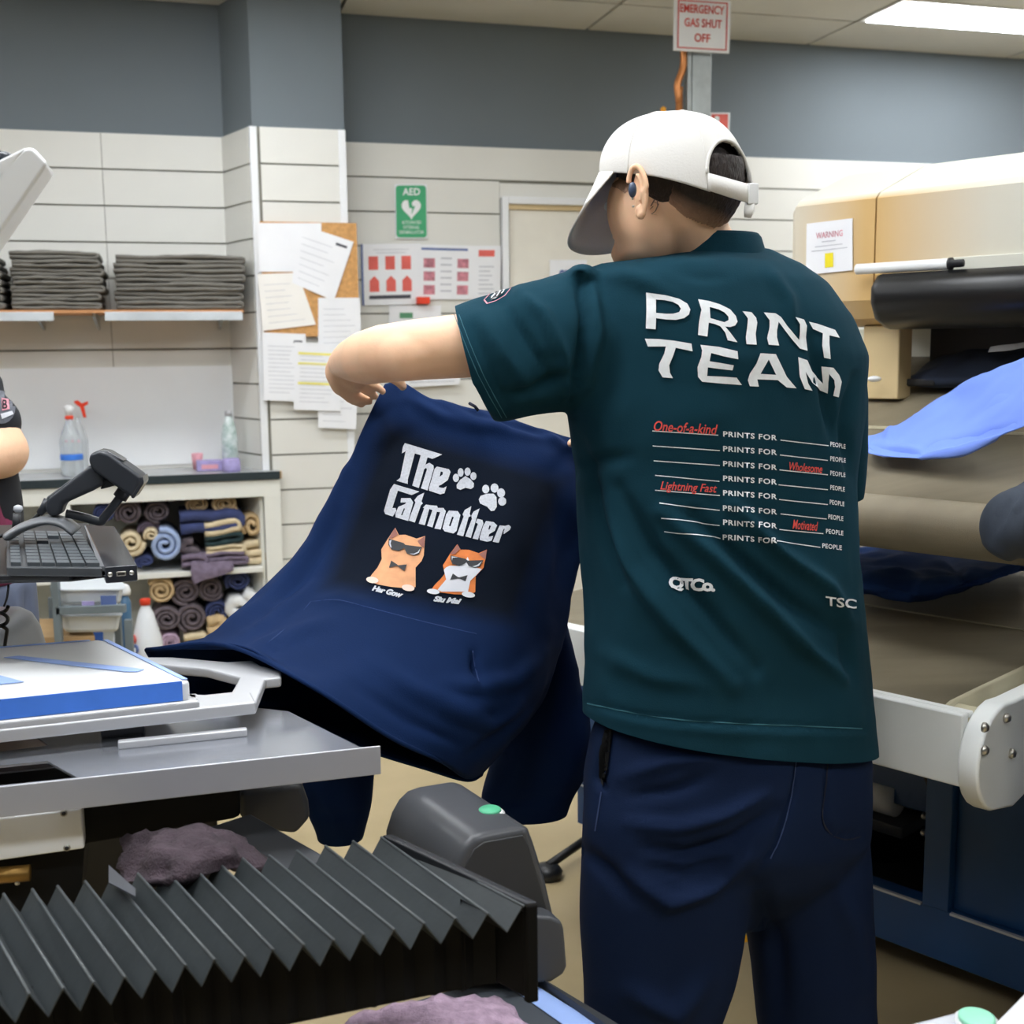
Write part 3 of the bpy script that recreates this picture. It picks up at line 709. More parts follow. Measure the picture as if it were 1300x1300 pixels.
# platen board with taped edges
pf0, pf1 = onZ(0, 888, PZ), onZ(237, 864, PZ); fd = (pf1 - pf0).normalized()       # front edge direction
pr1 = onZ(132, 812, PZ); sd_ = (pr1 - pf1).normalized(); L = (pr1 - pf1).length
A0 = pf1; def_ = None
back = fd * -.62
def pp(u, v): return pf1 - fd * u + sd_ * v      # u to the left along the front edge, v to the back
Lr = L * 1.02
board = [pp(-.004, .0), pp(-.006, .01), pp(-.004, Lr - .02), pp(.004, Lr), pp(.6, Lr + .03), pp(.6, 0)]
prism('platen_board', board, Z * -.03, M['white_met'], prn, bevel=.006, seg=3)
base = [pp(-.014, -.006), pp(-.014, Lr), pp(.6, Lr + .03), pp(.6, -.006)]
prism('platen_base', [p - Z * .026 for p in base], Z * -.016, M['silver'], prn, bevel=.005, seg=3)
nrm = Z.cross(fd).normalized(); nrm = nrm if nrm.y < 0 else -nrm
tp = boxf('edge_tape', pp(.006, 0) + nrm * .0005 + Z * .0005, -fd * .594, nrm * .0012, Z * -.026, M['blue_tape'], prn)
prism('edge_tape', [pp(-.003, .004) + Z * .0006, pp(-.003, Lr - .012) + Z * .0006, pp(.004, Lr - .012) + Z * .0006, pp(.004, .004) + Z * .0006], Z * .0008, M['blue_tape2'], prn)
prism('edge_tape', [pp(.02, Lr - .003) + Z * .0006, pp(.6, Lr + .027) + Z * .0006, pp(.6, Lr + .021) + Z * .0006, pp(.02, Lr - .009) + Z * .0006], Z * .0008, M['blue_tape2'], prn)
prism('tape_strip', hz([(5, 835), (24, 833), (183, 850), (175, 853), (160, 853)], PZ + .001), Z * .0008, M['blue_tape2'], prn)
prism('tape_strip', hz([(-30, 862), (0, 858), (30, 866), (-30, 872)], PZ + .001), Z * .0008, M['blue_tape2'], prn)
# cast frame with the looped handle
zf = .962
fo = hz([(-260, 958), (325, 893), (337, 862), (357, 860), (357, 852), (338, 846), (332, 845), (320, 838), (290, 840), (222, 834), (180, 834), (150, 860)], zf)
hole = hz([(186, 842), (262, 849), (304, 860), (294, 878), (256, 882), (225, 880)], zf)
prism('hoop_handle', fo[1:11] + hz([(180, 880)], zf), Z * -.014, M['silver'], prn, holes=[list(reversed(hole))], bevel=.003)
prism('frame_plate', [hz([(-260, 950)], zf)[0], hz([(250, 896)], zf)[0], hz([(250, 880)], zf)[0], hz([(-260, 930)], zf)[0]], Z * -.014, M['silver'], prn, bevel=.002)
e0, e1 = onZ(-260, 956, zf + .001), onZ(325, 892, zf + .001); dd = (e1 - e0).normalized(); nn = Z.cross(dd); nn = nn if nn.y > 0 else -nn
boxf('frame_rim', e0 - Z * .016, dd * (e1 - e0).length, nn * .05, Z * .017, M['silver'], prn, .003)
# steel tray under the platen
TZ = .925
l0, l1 = onZ(0, 1000, TZ + .005), onZ(483, 948, TZ + .005); td = (l1 - l0).normalized(); l00 = l0 - td * .25; Lt = (l1 - l00).length
tn = Z.cross(td); tn = tn if tn.y > 0 else -tn
boxf('tray_lip', l00 - Z * .036, td * Lt, tn * .003, Z * .037, M['alu'], prn, .0012)
f1 = onZ(460, 950, TZ); surf = [l00 + tn * .002 - Z * .005, f1, onZ(366, 903, TZ), onZ(320, 898, TZ), onZ(-300, 940, TZ)]
surf[0].z = TZ; surf[0] = l00 + tn * .003; surf[0].z = TZ
h1 = hz([(-20, 935), (34, 926), (62, 946), (-20, 957)], TZ); h2 = hz([(-20, 974), (60, 966), (98, 987), (-20, 999)], TZ)
prism('tray_deck', surf, Z * -.003, M['tray_gloss'], prn, holes=[h1, h2])
boxf('well_floor', onZ(-260, 1010, TZ - .03), td * .45, tn * .14, Z * .002, M['charcoal'], prn)
boxf('hinge_bar', onZ(150, 952, TZ), td * .16, tn * .012, Z * .010, M['silver'], prn, .002)
boxf('sensor_block', onZ(128, 938, TZ), td * .055, tn * .04, Z * .022, M['charcoal'], prn, .004)
for x, y in ((144, 926), (128, 926), (248, 934)): lathe('screw', onZ(x, y, TZ + (.022 if x < 200 else 0)), [(.003, 0), (.003, .002)], M['bolt'], prn, 10)
# white housing block under the tray, with screws
b0, b1 = onZ(-200, 1062, .875), onZ(104, 1026, .875)
zb_ = .875; q = [b1, b1 - (b1 - b0)]
prism('white_housing', [b1, b0, b0 - Z * .056, b1 - Z * .052], tn * .05, M['white_met'], prn, bevel=.003)
for x, y in ((81, 1032), (85, 1076)):
    p = onP(x, y, b1, tn); lathe('screw_hole', p - tn * .0005, [(.0042, 0), (.0042, .0012)], M['bolt'], prn, 12, up=-tn); lathe('screw_recess', p - tn * .002, [(.0026, 0), (.0026, .0005)], M['black_met'], prn, 10, up=-tn)
tube('brass_fitting', [onZ(-20, 1113, .80), onZ(38, 1108, .80)], .010, M['brass'], prn, 12); tube('brass_fitting', [onZ(22, 1102, .80), onZ(22, 1122, .79)], .003, M['bolt'], prn, 8)
# black body
def face_prism(name, pts, o, off, m, bevel=.004, seg=2, parent=None, nn=None):
    return prism(name, [onP(x, y, o, nn if nn else tn) for x, y in pts], off, m, parent or prn, bevel=bevel, seg=seg)
face_prism('black_body', [(-200, 1050), (305, 1000), (305, 1036), (296, 1040), (108, 1072), (100, 1180), (-200, 1180)], b1 + tn * .03, tn * .22, M['deep_black'], .003)
bpx = [(305, 1006), (383, 995), (392, 1018), (394, 1040), (376, 1060), (345, 1056), (305, 1040)]
face_prism('end_housing', bpx, b1 + tn * .13, tn * .12, M['charcoal_d'], .008, 3)
# flat grey cover and its edge behind the bellows
prism('rear_cover', hz([(262, 1050), (318, 1032), (420, 1090), (360, 1110)], .80), Z * -.03, M['charcoal'], prn, bevel=.004)
# bellows
bz_ = .85
R0, R1 = onZ(487, 1064, bz_), onZ(668, 1150, bz_)          # end frame, back and front
BL0, BL1 = onZ(4, 1136, bz_), onZ(-156, 1288, bz_)          # 14 folds further left
nf = 15
BK = [(494, 1061), (484, 1063), (448, 1068), (413, 1074), (377, 1080), (342, 1086), (308, 1090), (275, 1093), (244, 1099), (210, 1105), (175, 1109), (142, 1113), (108, 1119), (73, 1125), (41, 1129), (4.6, 1135), (-31, 1141), (-68, 1147), (-105, 1153), (-142, 1160)]
FR = [(664, 1150), (619, 1160), (578, 1166), (538, 1172), (500, 1180), (461, 1186), (423, 1193), (385, 1199), (346, 1205), (311, 1214), (272, 1218), (235, 1225), (197, 1232), (158, 1240), (118, 1247), (80, 1255), (37, 1262), (-4, 1270), (-46, 1279), (-88, 1289)]
BP, FP = [onZ(x, y, bz_) for x, y in BK], [onZ(x, y, bz_) for x, y in FR]
sb = (BP[-1] - BP[0]) / 19
dpt = .024
for k in range(19):
    a0, a1, c0, c1 = BP[k], FP[k], BP[k + 1], FP[k + 1]
    H_ = .105
    m0, m1 = (a0 + c0) / 2 - Z * dpt * min(1, (a0 - c0).length / .03), (a1 + c1) / 2 - Z * dpt
    fw = (a1 - a0).normalized()
    ins = fw * -.045; H_ = .105
    # top zigzag and the pleated skirt hanging at the near end
    vs = [a0, a1, m0 + fw * .004, m1 + fw * .002, c0, c1,
          a1 + ins - Z * H_, m1 + ins * 1.35 - Z * (H_ - dpt), c1 + ins - Z * H_, a1 + ins - Z * .004, c1 + ins - Z * .004, a0 - Z * H_, c0 - Z * H_, m0 + fw * .02 - Z * (H_ - dpt), m1 + ins * 1.35]
    fs = [(0, 1, 3, 2), (2, 3, 5, 4), (9, 14, 7, 6), (14, 10, 8, 7), (0, 2, 13, 11), (2, 4, 12, 13), (1, 9, 14, 3), (3, 14, 10, 5)]
    o = pyd('bellows_fold', vs[:6], fs[:2], M['bellows'], prn); solid(o, .0012, 0)
    e_ = Z * -.001
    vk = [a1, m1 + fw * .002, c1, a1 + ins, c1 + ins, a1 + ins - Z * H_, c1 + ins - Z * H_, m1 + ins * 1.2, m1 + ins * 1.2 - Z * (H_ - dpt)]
    k_ = pyd('bellows_skirt', vk, [(0, 1, 7, 3), (1, 2, 4, 7), (3, 7, 8, 5), (7, 4, 6, 8)], M['deep_black'], o)  # skirt blacker than the folds: shade of the recess put into its colour
    tube('fold_welt', [a0, a1 + fw * .001], .0017, M['bellow_edge'], o, 6)
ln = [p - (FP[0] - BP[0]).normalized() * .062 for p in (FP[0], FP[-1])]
prism('bellows_light_stop', [ln[0] - Z * .022, ln[1] - Z * .022, ln[1] - Z * .112, ln[0] - Z * .112], (BP[0] - FP[0]).normalized() * .004, M['deep_black'], prn)  # black sheet added so no light leaks between the skirts
# end frame
fwd = (R1 - R0).normalized(); sr = -(sb.normalized())
boxf('bellows_frame', R0 + Z * .003 - fwd * .003, fwd * ((R1 - R0).length + .004), sr * .012, Z * -.012, M['black_pl'], prn, .002)
boxf('bellows_frame', R0 + sr * .002, fwd * (R1 - R0).length, sr * .006, Z * -.105, M['deep_black'], prn, .002)
boxf('bellows_frame', R1 - fwd * .006, fwd * .008, sr * .012, Z * -.108, M['deep_black'], prn, .002)
for k in range(22):
    p = R0 + fwd * ((R1 - R0).length * (k + .5) / 22) + Z * .0032 + sr * .006; 
    if k % 2 == 0: boxf('stitch', p, fwd * .006, sr * .001, Z * .0006, M['bellow_edge'], prn)
prism('guide_plate', hz([(138, 1098), (172, 1128), (172, 1138), (138, 1120)], .86), Z * -.002, M['charcoal'], prn)
# rounded end housing with the green button
ho = onY(600, 1120, 1.42); hn = Vector((-.42, .9, 0)).normalized()
fp = [(572, 1120), (580, 1094), (590, 1076), (602, 1064), (618, 1058), (650, 1052), (667, 1049), (674, 1054), (680, 1070), (694, 1115), (706, 1165), (706, 1235), (690, 1252), (572, 1252)]
face_prism('side_housing', fp, ho, hn * .165 + Vector((-.03, 0, .008)), M['charcoal'], .010, 4, nn=hn)
face_prism('side_panel', [(586, 1120), (592, 1096), (602, 1078), (615, 1069), (664, 1060), (672, 1075), (698, 1165), (698, 1235), (586, 1240)], ho - hn * .0015, hn * .004, M['charcoal_d'], .002, nn=hn)
face_prism('lower_housing', [(640, 1160), (700, 1164), (714, 1170), (717, 1180), (721, 1228), (716, 1238), (700, 1248), (640, 1252)], ho - hn * .03, hn * .10, M['charcoal'], .006, 3, nn=hn)
c = onZ(622, 1031, .812); 
lathe('button_bezel', c - Z * .006, [(.020, 0), (.020, .005), (.017, .008)], M['white_met'], prn, 24); lathe('start_button', c + Z * .001, [(.015, 0), (.015, .003), (.013, .0045)], M['green_btn'], prn, 24)
lathe('indicator_lamp', onZ(601, 1042, .806), [(.006, 0), (.006, .002)], M['white_met'], prn, 16, sx=1.6)
# lower machine parts that keep everything standing
boxf('machine_base', onZ(-260, 1250, .5) - Z * .5 + tn * .12, td * .62, tn * .3, Z * .72, M['black_met'], prn, .01)
boxf('machine_leg', onY(630, 1252, 1.50) - Z * 0, Vector((.06, .02, 0)), Vector((-.02, .06, 0)), Z * -onY(630, 1252, 1.50).z, M['charcoal_d'], prn, .006)
# white arm of the machine at the upper left
arm = thing('press_head', 'white machine head end with a dark knob at the upper left edge', 'machine part')
ao_ = onY(30, 210, 1.25); an = Vector((0, 1, 0))
q = [onP(x, y, ao_, an) for x, y in ((31, 187), (42, 187), (61, 207), (57, 214), (-2, 300), (-120, 470), (-190, 430), (-60, 270))]
prism('arm_shell', q, Vector((-.02, .07, 0)), M['white_met'], arm, bevel=.006, seg=3)
q = [onP(x, y, ao_, an) for x, y in ((33, 187), (-60, 232), (-140, 380), (-60, 270), (-2, 232))]
prism('arm_flank', q, Vector((-.03, .072, 0)), M['white_met'], arm, bevel=.002)
kn = onP(3, 196, ao_ + Vector((0, .03, 0)), an); lathe('knob', kn - Z * .012, [(.010, 0), (.011, .008), (.009, .013), (.004, .015)], M['black_btn'], arm, 16)
q = onP(-175, 445, ao_, an); tube('arm_column', [q + Vector((0, .03, 0)), Vector((q.x, q.y + .03, .9))], .022, M['white_met'], arm, 20)
# ---- towels on and under the machine
def towel_patch(name, rows, m, label, h, sc, th=.012, ku=8, kv=8, cat='towel'):
    g = grid_surf(rows, ku, kv); o = pyd(name, *grid_vf(g), m, None, True); solid(o, th); bake(o); ripple(o, h, sc); ripple(o, h * .35, sc * 3.1, 5)
    o.data.polygons.foreach_set('use_smooth', [True] * len(o.data.polygons)); return tag(o, label, cat)
rows = [[onZ(x, y, z) for x, y, z in r] for r in (
  [(150, 1062, .83), (185, 1058, .86), (230, 1048, .87), (270, 1046, .87), (300, 1064, .845)],
  [(152, 1090, .83), (200, 1085, .865), (245, 1078, .87), (290, 1075, .865), (330, 1085, .83)],
  [(150, 1120, .825), (205, 1118, .85), (250, 1112, .85), (300, 1105, .84), (345, 1100, .82)])]
towel_patch('crumpled_towel', rows, M['towel_dark'], 'dark mauve-grey towel crumpled between the tray and the bellows', .012, 28)
# lower platen rail with blue tape and lavender towel at the bottom edge
low = thing('lower_platen', 'dark grey platen rail with a light blue tape stripe at the bottom edge', 'platen')
LZ = .60
prism('rail', hz([(520, 1272), (650, 1232), (672, 1236), (830, 1330), (830, 1420), (380, 1420)], LZ), Z * -.02, M['pad_grey'], low, bevel=.003)
prism('rail_edge', hz([(664, 1226), (676, 1234), (835, 1330), (812, 1330)], LZ + .012), Z * -.04, M['charcoal_d'], low, bevel=.003)
prism('tape_stripe', hz([(649, 1255), (674, 1248), (800, 1326), (750, 1326)], LZ + .001), Z * .001, M['blue_tape2'], low)
tube('rail_post', [onZ(690, 1340, LZ) - Z * .02, onZ(690, 1340, LZ) - Z * LZ], .03, M['black_met'], low, 14)
rows = [[onZ(x, y, z) for x, y, z in r] for r in (
  [(440, 1290, .62), (500, 1276, .63), (560, 1264, .635), (628, 1262, .625)],
  [(430, 1320, .62), (510, 1310, .64), (590, 1300, .64), (660, 1290, .62)],
  [(420, 1370, .62), (520, 1370, .635), (620, 1370, .635), (720, 1345, .615)])]
towel_patch('lavender_towel', rows, M['towel_lav'], 'fluffy lavender towel lying on the lower platen at the bottom edge', .008, 40)
# second machine corner at the bottom right
m2 = thing('control_box', 'pale grey control box with a green button at the bottom right corner', 'control box')
CZ = .72
prism('box_top', hz([(1120, 1310), (1150, 1299), (1214, 1283), (1232, 1284), (1256, 1292), (1275, 1315), (1275, 1400), (1120, 1400)], CZ), Z * -.10, M['lightgrey'], m2, bevel=.006, seg=3)
c = onZ(1240, 1295, CZ + .004); lathe('button_bezel', c - Z * .006, [(.022, 0), (.022, .006)], M['white_met'], m2, 24); lathe('start_button', c, [(.0185, 0), (.0185, .004), (.016, .005)], mat('mint_button', '#8fd3b4', .4), m2, 24)
tube('box_leg', [onZ(1210, 1340, CZ) - Z * .09, onZ(1210, 1340, CZ) - Z * CZ], .03, M['black_met'], m2, 14)
m3 = prism('white_cover', hz([(1262, 1296), (1300, 1258), (1400, 1230), (1400, 1420), (1262, 1420)], .80), Z * -.03, M['white_met'], None, bevel=.006); tag(m3, 'white machine cover corner cut off by the bottom right edge', 'machine cover')
m3l = tube('cover_post', [onZ(1360, 1340, .80) - Z * .03, onZ(1360, 1340, .80) - Z * .80], .03, M['black_met'], m3, 14)

# ================================================================== KEYBOARD, SCANNER, SHELF
KZ = 1.144
ksh = thing('computer_shelf', 'dark metal arm shelf carrying the keyboard and barcode scanner', 'shelf')
prism('shelf_plate', hz([(-300, 745), (88, 735), (150, 728), (112, 664), (-60, 668)], KZ - .022), Z * -.004, M['black_met'], ksh, bevel=.001)
q = onZ(88, 735, KZ - .02); q_ = onZ(-260, 735, KZ - .02)
boxf('shelf_rail', q_ - Z * .004, q - q_, Vector((0, .012, 0)), Z * .009, M['black_pl'], ksh, .002)
pst = onZ(-40, 700, KZ - .03); tube('shelf_post', [pst, Vector((pst.x, pst.y, 0))], .02, M['black_met'], ksh, 14)
kb = thing('keyboard', 'charcoal computer keyboard seen end-on on the dark shelf', 'keyboard')
kt = hz([(8, 720), (130, 721), (104, 678), (8, 676)], KZ)   # fl, fr, br, bl
prism('case', kt, Z * -.012, M['kbase'], kb, bevel=.002)
ku_, kv_ = (kt[1] - kt[0]), (kt[3] - kt[0])
def kp(u, v): return (kt[0] * (1 - u) + kt[1] * u) * (1 - v) + (kt[3] * (1 - u) + kt[2] * u) * v
for c in range(6):
    for r in range(11):
        if (c, r) in ((2, 6), (3, 7), (3, 8)): continue
        u0, u1 = .05 + c * .155 + (.02 if c else 0), .05 + c * .155 + .135 - (.03 if c == 0 else 0) + (.02 if c else 0); v0, v1 = .03 + r * .087, .03 + r * .087 + .076
        prism('key', [kp(u0, v0) + Z * .005, kp(u1, v0) + Z * .005, kp(u1, v1) + Z * .005, kp(u0, v1) + Z * .005], Z * -.005, M['keycap'], kb)
bx = thing('interface_box', 'black glossy interface box with a silver port and two screws, right of the keyboard', 'electronics box')
bt_ = hz([(133, 720), (174, 717), (146, 668), (108, 666)], KZ + .002)
prism('case', bt_, Z * -.022, M['black_btn'], bx, bevel=.002)
prism('side_strip', [p + Z * .001 for p in hz([(126, 720), (133, 720), (112, 668), (107, 668)], KZ)], Z * -.006, M['stand_grey'], bx)
fa, fb = bt_[0], bt_[1]; fn_ = (fb - fa).cross(Z).normalized(); fn_ = fn_ if fn_.y < 0 else -fn_
for t in (.15, .82): lathe('screw', fa + (fb - fa) * t - Z * .010 + fn_ * .0005, [(.0032, 0), (.0032, .0015)], M['bolt'], bx, 12, up=fn_)
boxf('port', fa + (fb - fa) * .34 - Z * .013 + fn_ * .001, (fb - fa) * .30, fn_ * .0015, Z * .006, M['bolt'], bx, .001); boxf('port_slot', fa + (fb - fa) * .38 - Z * .0115 + fn_ * .0026, (fb - fa) * .22, fn_ * .0006, Z * .0028, M['black_met'], bx)
# barcode scanner resting in its stand
SY = 1.72; so = onY(100, 640, SY); sn = Vector((-.15, 1, 0)).normalized()
scn = thing('barcode_scanner', 'dark handheld barcode scanner resting in its grey stand above the keyboard', 'scanner')
def sp(pts, th, name, m, parent=scn, bv=.008, seg=4, sh=0):
    c = [onP(x, y, so, sn) + sn * (sh - th / 2) for x, y in pts]; return prism(name, c, sn * th, M[m] if isinstance(m, str) else m, parent, bevel=bv, seg=seg)
sp([(116, 583), (119, 574), (130, 570), (142, 574), (183, 603), (183, 612), (172, 630), (160, 622), (121, 594)], .052, 'head', 'scanner', bv=.012)
sp([(128, 570), (140, 572), (160, 584), (150, 583), (134, 574)], .034, 'head_cap', 'black_btn', bv=.003)
sp([(184, 602), (186, 611), (173, 631), (169, 629)], .050, 'scan_window', 'black_btn', bv=.003)
sp([(118, 588), (133, 598), (136, 613), (120, 622), (84, 638), (80, 652), (66, 655), (60, 645), (62, 632)], .036, 'handle', 'scanner', bv=.011)
sp([(118, 589), (63, 629), (61, 634), (114, 594)], .030, 'handle_back', 'stand_grey', bv=.003)
sp([(134, 606), (142, 611), (150, 608), (157, 612), (140, 618), (128, 621)], .014, 'trigger', 'black_pl', bv=.003)
tube('cable_boot', [onP(62, 636, so, sn), onP(56, 645, so, sn), onP(50, 652, so, sn)], [.008, .0065, .005], M['scanner'], scn, 12)
tube('cable', crom([onP(50, 652, so, sn), onP(40, 662, so, sn), onP(34, 668, so, sn), onP(15, 676, so, sn), onP(-30, 690, so, sn)], 5), .0028, M['cable'], scn, 8)
st = thing('scanner_stand', 'grey arched scanner stand with a bent neck, behind the keyboard', 'stand')
pa = crom([onP(x, y, so, sn) for x, y in ((8, 676), (28, 664), (58, 655), (82, 658), (100, 670))], 6)
lft = []
for i, p in enumerate(pa):
    t = (pa[min(i + 1, len(pa) - 1)] - pa[max(i - 1, 0)]).normalized(); up = t.cross(sn); up = up if up.z > 0 else -up
    lft.append(circle(p - up * .006, up * .007, sn * .030, 14))
loft('arched_foot', lft, M['stand_grey'], st)
tube('neck', crom([onP(x, y, so, sn) for x, y in ((84, 652), (100, 655), (118, 660), (128, 662), (133, 656), (146, 640), (156, 626))], 6), .0065, M['scanner'], st, 12)
tube('neck_collar', [onP(152, 632, so, sn), onP(163, 616, so, sn)], .0105, M['black_pl'], st, 14)
tube('clip_post', [onP(20, 676, so + sn * .04, sn), onP(22, 652, so + sn * .04, sn)], .006, M['black_pl'], st, 12)
lathe('clip_head', onP(23, 647, so + sn * .04, sn), [(.004, -.004), (.007, 0), (.006, .005), (.002, .007)], M['lightgrey'], st, 12)
# ================================================================== BACK LEFT: counter, cabinet, shelf, stores
splash = wbox('splash_panel', -3.3, -1.34, .021, .026, .915, 1.362, M['splash'], wb)
ct = thing('worktop', 'grey-topped counter with a black edge along the back wall by the pier', 'counter')
prism('top_surface', [W(-3.3, .022, .9), W(-1.345, .022, .9), W(-1.235, .325, .9), W(-1.172, .325, .9), W(-1.172, .378, .9), W(-3.3, .378, .9)], Z * -.028, M['worktop'], ct)
wbox('black_edge', -3.3, -1.172, .378, .383, .866, .9005, M['worktop_e'], ct)
wbox('chipped_end', -1.1715, -1.165, .335, .383, .868, .899, M['chip'], ct)
cab = thing('towel_cabinet', 'white open cabinet below the counter, two shelves packed with towels', 'cabinet')
wbox('top_rail', -3.3, -1.172, .35, .372, .79, .864, M['bench_white'], cab, .002)
wbox('side_post', -1.245, -1.172, .338, .372, 0, .79, M['bench_white'], cab, .002)
wbox('divider', -2.105, -2.05, .34, .37, 0, .79, M['bench_white'], cab, .002)
wbox('divider_panel', -2.085, -2.07, .03, .34, 0, .79, M['bench_in'], cab)
prism('side_panel', [W(-1.35, .02, 0), W(-1.245, .325, 0), W(-1.25, .34, 0), W(-1.262, .34, 0), W(-1.37, .02, 0)], Z * .86, M['bench_white'], cab)
wbox('shelf', -3.3, -1.262, .03, .372, .452, .475, M['bench_white'], cab, .002)
wbox('floor_board', -3.3, -1.262, .03, .36, .05, .07, M['bench_white'], cab)
wbox('back_panel', -3.3, -1.36, .022, .028, 0, .86, M['bench_in'], cab)
def ribbon(name, path, th, n0, dep, m, label, group='towels in the cabinet', cat='towel'):
    """soft band following a 2-D path (s, z) and running back from n0"""
    P = [np.array(p, float) for p in path]; N = len(P); nr = []
    for i in range(N):
        t = P[min(i + 1, N - 1)] - P[max(i - 1, 0)]; t /= np.linalg.norm(t) + 1e-9; nr.append(np.array([-t[1], t[0]]))
    vs, fs = [], []
    sl = [(n0, .35), (n0 - .006, .8), (n0 - .014, 1), (n0 - dep, 1)]
    for n, k in sl:
        for s in (1, -1):
            for i in range(N): q = P[i] + nr[i] * th * .5 * k * s; vs.append(W(q[0], n, q[1]))
    for a in range(len(sl) - 1):
        for s in (0, 1):
            for i in range(N - 1): o = a * 2 * N + s * N + i; fs.append((o, o + 1, o + 1 + 2 * N, o + 2 * N))
        for i in (0, N - 1): o = a * 2 * N + i; fs.append((o, o + N, o + 3 * N, o + 2 * N))
    for i in range(N - 1): fs.append((i, i + 1, i + 1 + N, i + N)); o = 3 * 2 * N; fs.append((o + i, o + i + 1, o + i + 1 + N, o + i + N))
    o = pyd(name, vs, fs, m, None, True); ripple(o, .004, 45); return tag(o, label, cat, group)
def roll(cx, cy, w, h, m, label, n0=.345, turns=2.6, name='rolled_towel', a0=0):
    s, z = sz(cx, cy, n0); R = w / 2 * .00345; k = h / w; pts = []; T = int(turns * 16)
    for i in range(T + 1): t = i / T; a = a0 + t * turns * 2 * math.pi; r = R * (.16 + .78 * t); pts.append((s + r * math.cos(a), z + r * k * math.sin(a)))
    return ribbon(name, pts, R * .78 / turns * .93, n0, .24, m, label)
def folded(x0, y0, x1, y1, m, label, layers=2, n0=.345, name='folded_towel', tilt=0, group='towels in the cabinet', dep=.24, cat='towel'):
    s0, z1 = sz(x0, y0, n0); s1, z0 = sz(x1, y1, n0); th = (z1 - z0) / layers; pts = []; r = th / 2
    for i in range(layers):
        zc = z0 + th * (i + .5); L, Rr = s0 + r, s1 - r; seq = [L + (Rr - L) * k / 8 for k in range(9)]
        if i % 2: seq = seq[::-1]
        for q in seq: pts.append((q, zc + tilt * (q - s0) + .003 * math.sin(q * 40 + i)))
        if i < layers - 1:
            e = seq[-1]; sg = 1 if i % 2 == 0 else -1
            for a in (-50, -20, 20, 50): pts.append((e + sg * r * math.cos(math.radians(a)), zc + r + r * math.sin(math.radians(a)) + tilt * (e - s0)))
    return ribbon(name, pts, th * .9, n0, dep, m, label, group, cat)
TG, TT, TC, TB, TN, TP, TD, TL = (M['towel_' + k] for k in ('grey', 'tan', 'cream', 'blue', 'navy', 'purple', 'green', 'lav'))
roll(132, 653, 26, 24, TN, 'dark navy rolled towel behind the scanner neck, upper cabinet shelf')
roll(163, 651, 34, 36, TG, 'large mauve-grey rolled towel, second from the left on the upper cabinet shelf', .32)
roll(200, 650, 34, 30, TG, 'mauve-grey rolled towel just right of the large one on the upper shelf', .30, a0=1)
roll(190, 672, 30, 18, TP, 'flattened purple-grey rolled towel behind the cream ones', .28)
roll(251, 641, 30, 20, TT, 'tan rolled towel at the top of the upper shelf, left of its twin', .30)
roll(286, 640, 36, 25, TT, 'large tan rolled towel at the very top of the upper shelf', .31, a0=2)
roll(166, 690, 34, 34, TC, 'cream rolled towel at the front left of the upper shelf', .36, 2)
roll(192, 680, 18, 18, TC, 'small cream rolled towel wedged beside the pale blue roll', .355, 1.6)
roll(209, 693, 40, 42, TB, 'pale blue rolled towel at the front of the upper shelf', .365, 2.2, a0=.6)
roll(184, 713, 26, 14, TN, 'dark flattened roll under the cream and blue rolls', .34, 1.7)
folded(220, 650, 306, 676, TN, 'navy folded towel on top of the folded stack', 2, .35)
folded(254, 664, 305, 682, TC, 'cream folded towel in the folded stack, under the navy one', 2, .352, tilt=.12)
folded(256, 681, 307, 694, TD, 'dark green folded towel in the middle of the folded stack', 2, .35, tilt=.08)
folded(258, 693, 310, 703, TC, 'thin cream folded towel under the dark green one', 2, .35)
folded(250, 702, 314, 718, TP, 'mauve folded towel at the bottom of the folded stack', 3, .355)
folded(231, 684, 252, 716, TG, 'dark grey bunched towel between the blue roll and the folded stack', 3, .33)
folded(226, 706, 262, 720, TP, 'mauve folded towel at the front edge beside the blue roll', 2, .37)
roll(320, 668, 28, 36, TT, 'tan rolled towel standing at the right end of the upper shelf', .33, 1.6)
folded(308, 687, 335, 717, TC, 'cream folded towel under the tan roll at the right end', 3, .335)
# towel hanging over the shelf edge
hang = [(244, 714), (262, 716), (294, 712)], [(242, 724), (262, 726), (296, 722)], [(246, 742), (262, 736), (290, 728)]
rows = [[onW(x, y, n) for x, y in r] for r, n in zip(hang, (.372, .392, .396))]
g = grid_surf(rows, 6, 6); o = pyd('hanging_towel', *grid_vf(g), TP, None, True); solid(o, .012); bake(o); ripple(o, .006, 40); tag(o, 'mauve striped towel corner hanging over the upper shelf edge', 'towel', 'towels in the cabinet')
# lower shelf
roll(204, 751, 36, 34, TT, 'tan rolled towel in the lower shelf, just behind the white bottle', .345, 2.4)
roll(236, 752, 40, 36, TG, 'mauve-grey rolled towel right of the tan one in the lower shelf', .33, a0=1)
roll(268, 748, 34, 34, TG, 'mauve-grey rolled towel in the middle of the lower shelf', .32, a0=2)
roll(302, 738, 34, 28, TN, 'navy rolled towel under the shelf at the right', .31)
roll(212, 787, 38, 34, TG, 'dark mauve rolled towel beside the neck of the white bottle', .345)
roll(244, 786, 40, 40, TG, 'large dark mauve roll in the middle of the lower pile', .34, a0=.5)
roll(276, 778, 30, 30, TN, 'navy roll left of the white bundle, lower shelf', .33)
roll(216, 816, 26, 22, TL, 'small lavender-grey roll at the bottom right of the white bottle', .35)
folded(256, 786, 284, 812, TT, 'tan folded towel in the lower shelf beside the hoodie edge', 2, .35, tilt=.3)
folded(228, 806, 262, 824, TC, 'cream folded towel at the bottom of the lower shelf', 2, .355)
roll(304, 770, 48, 36, M['white_met'], 'white rolled bundle at the right of the lower shelf', .345, 1.2, 'white_bundle')
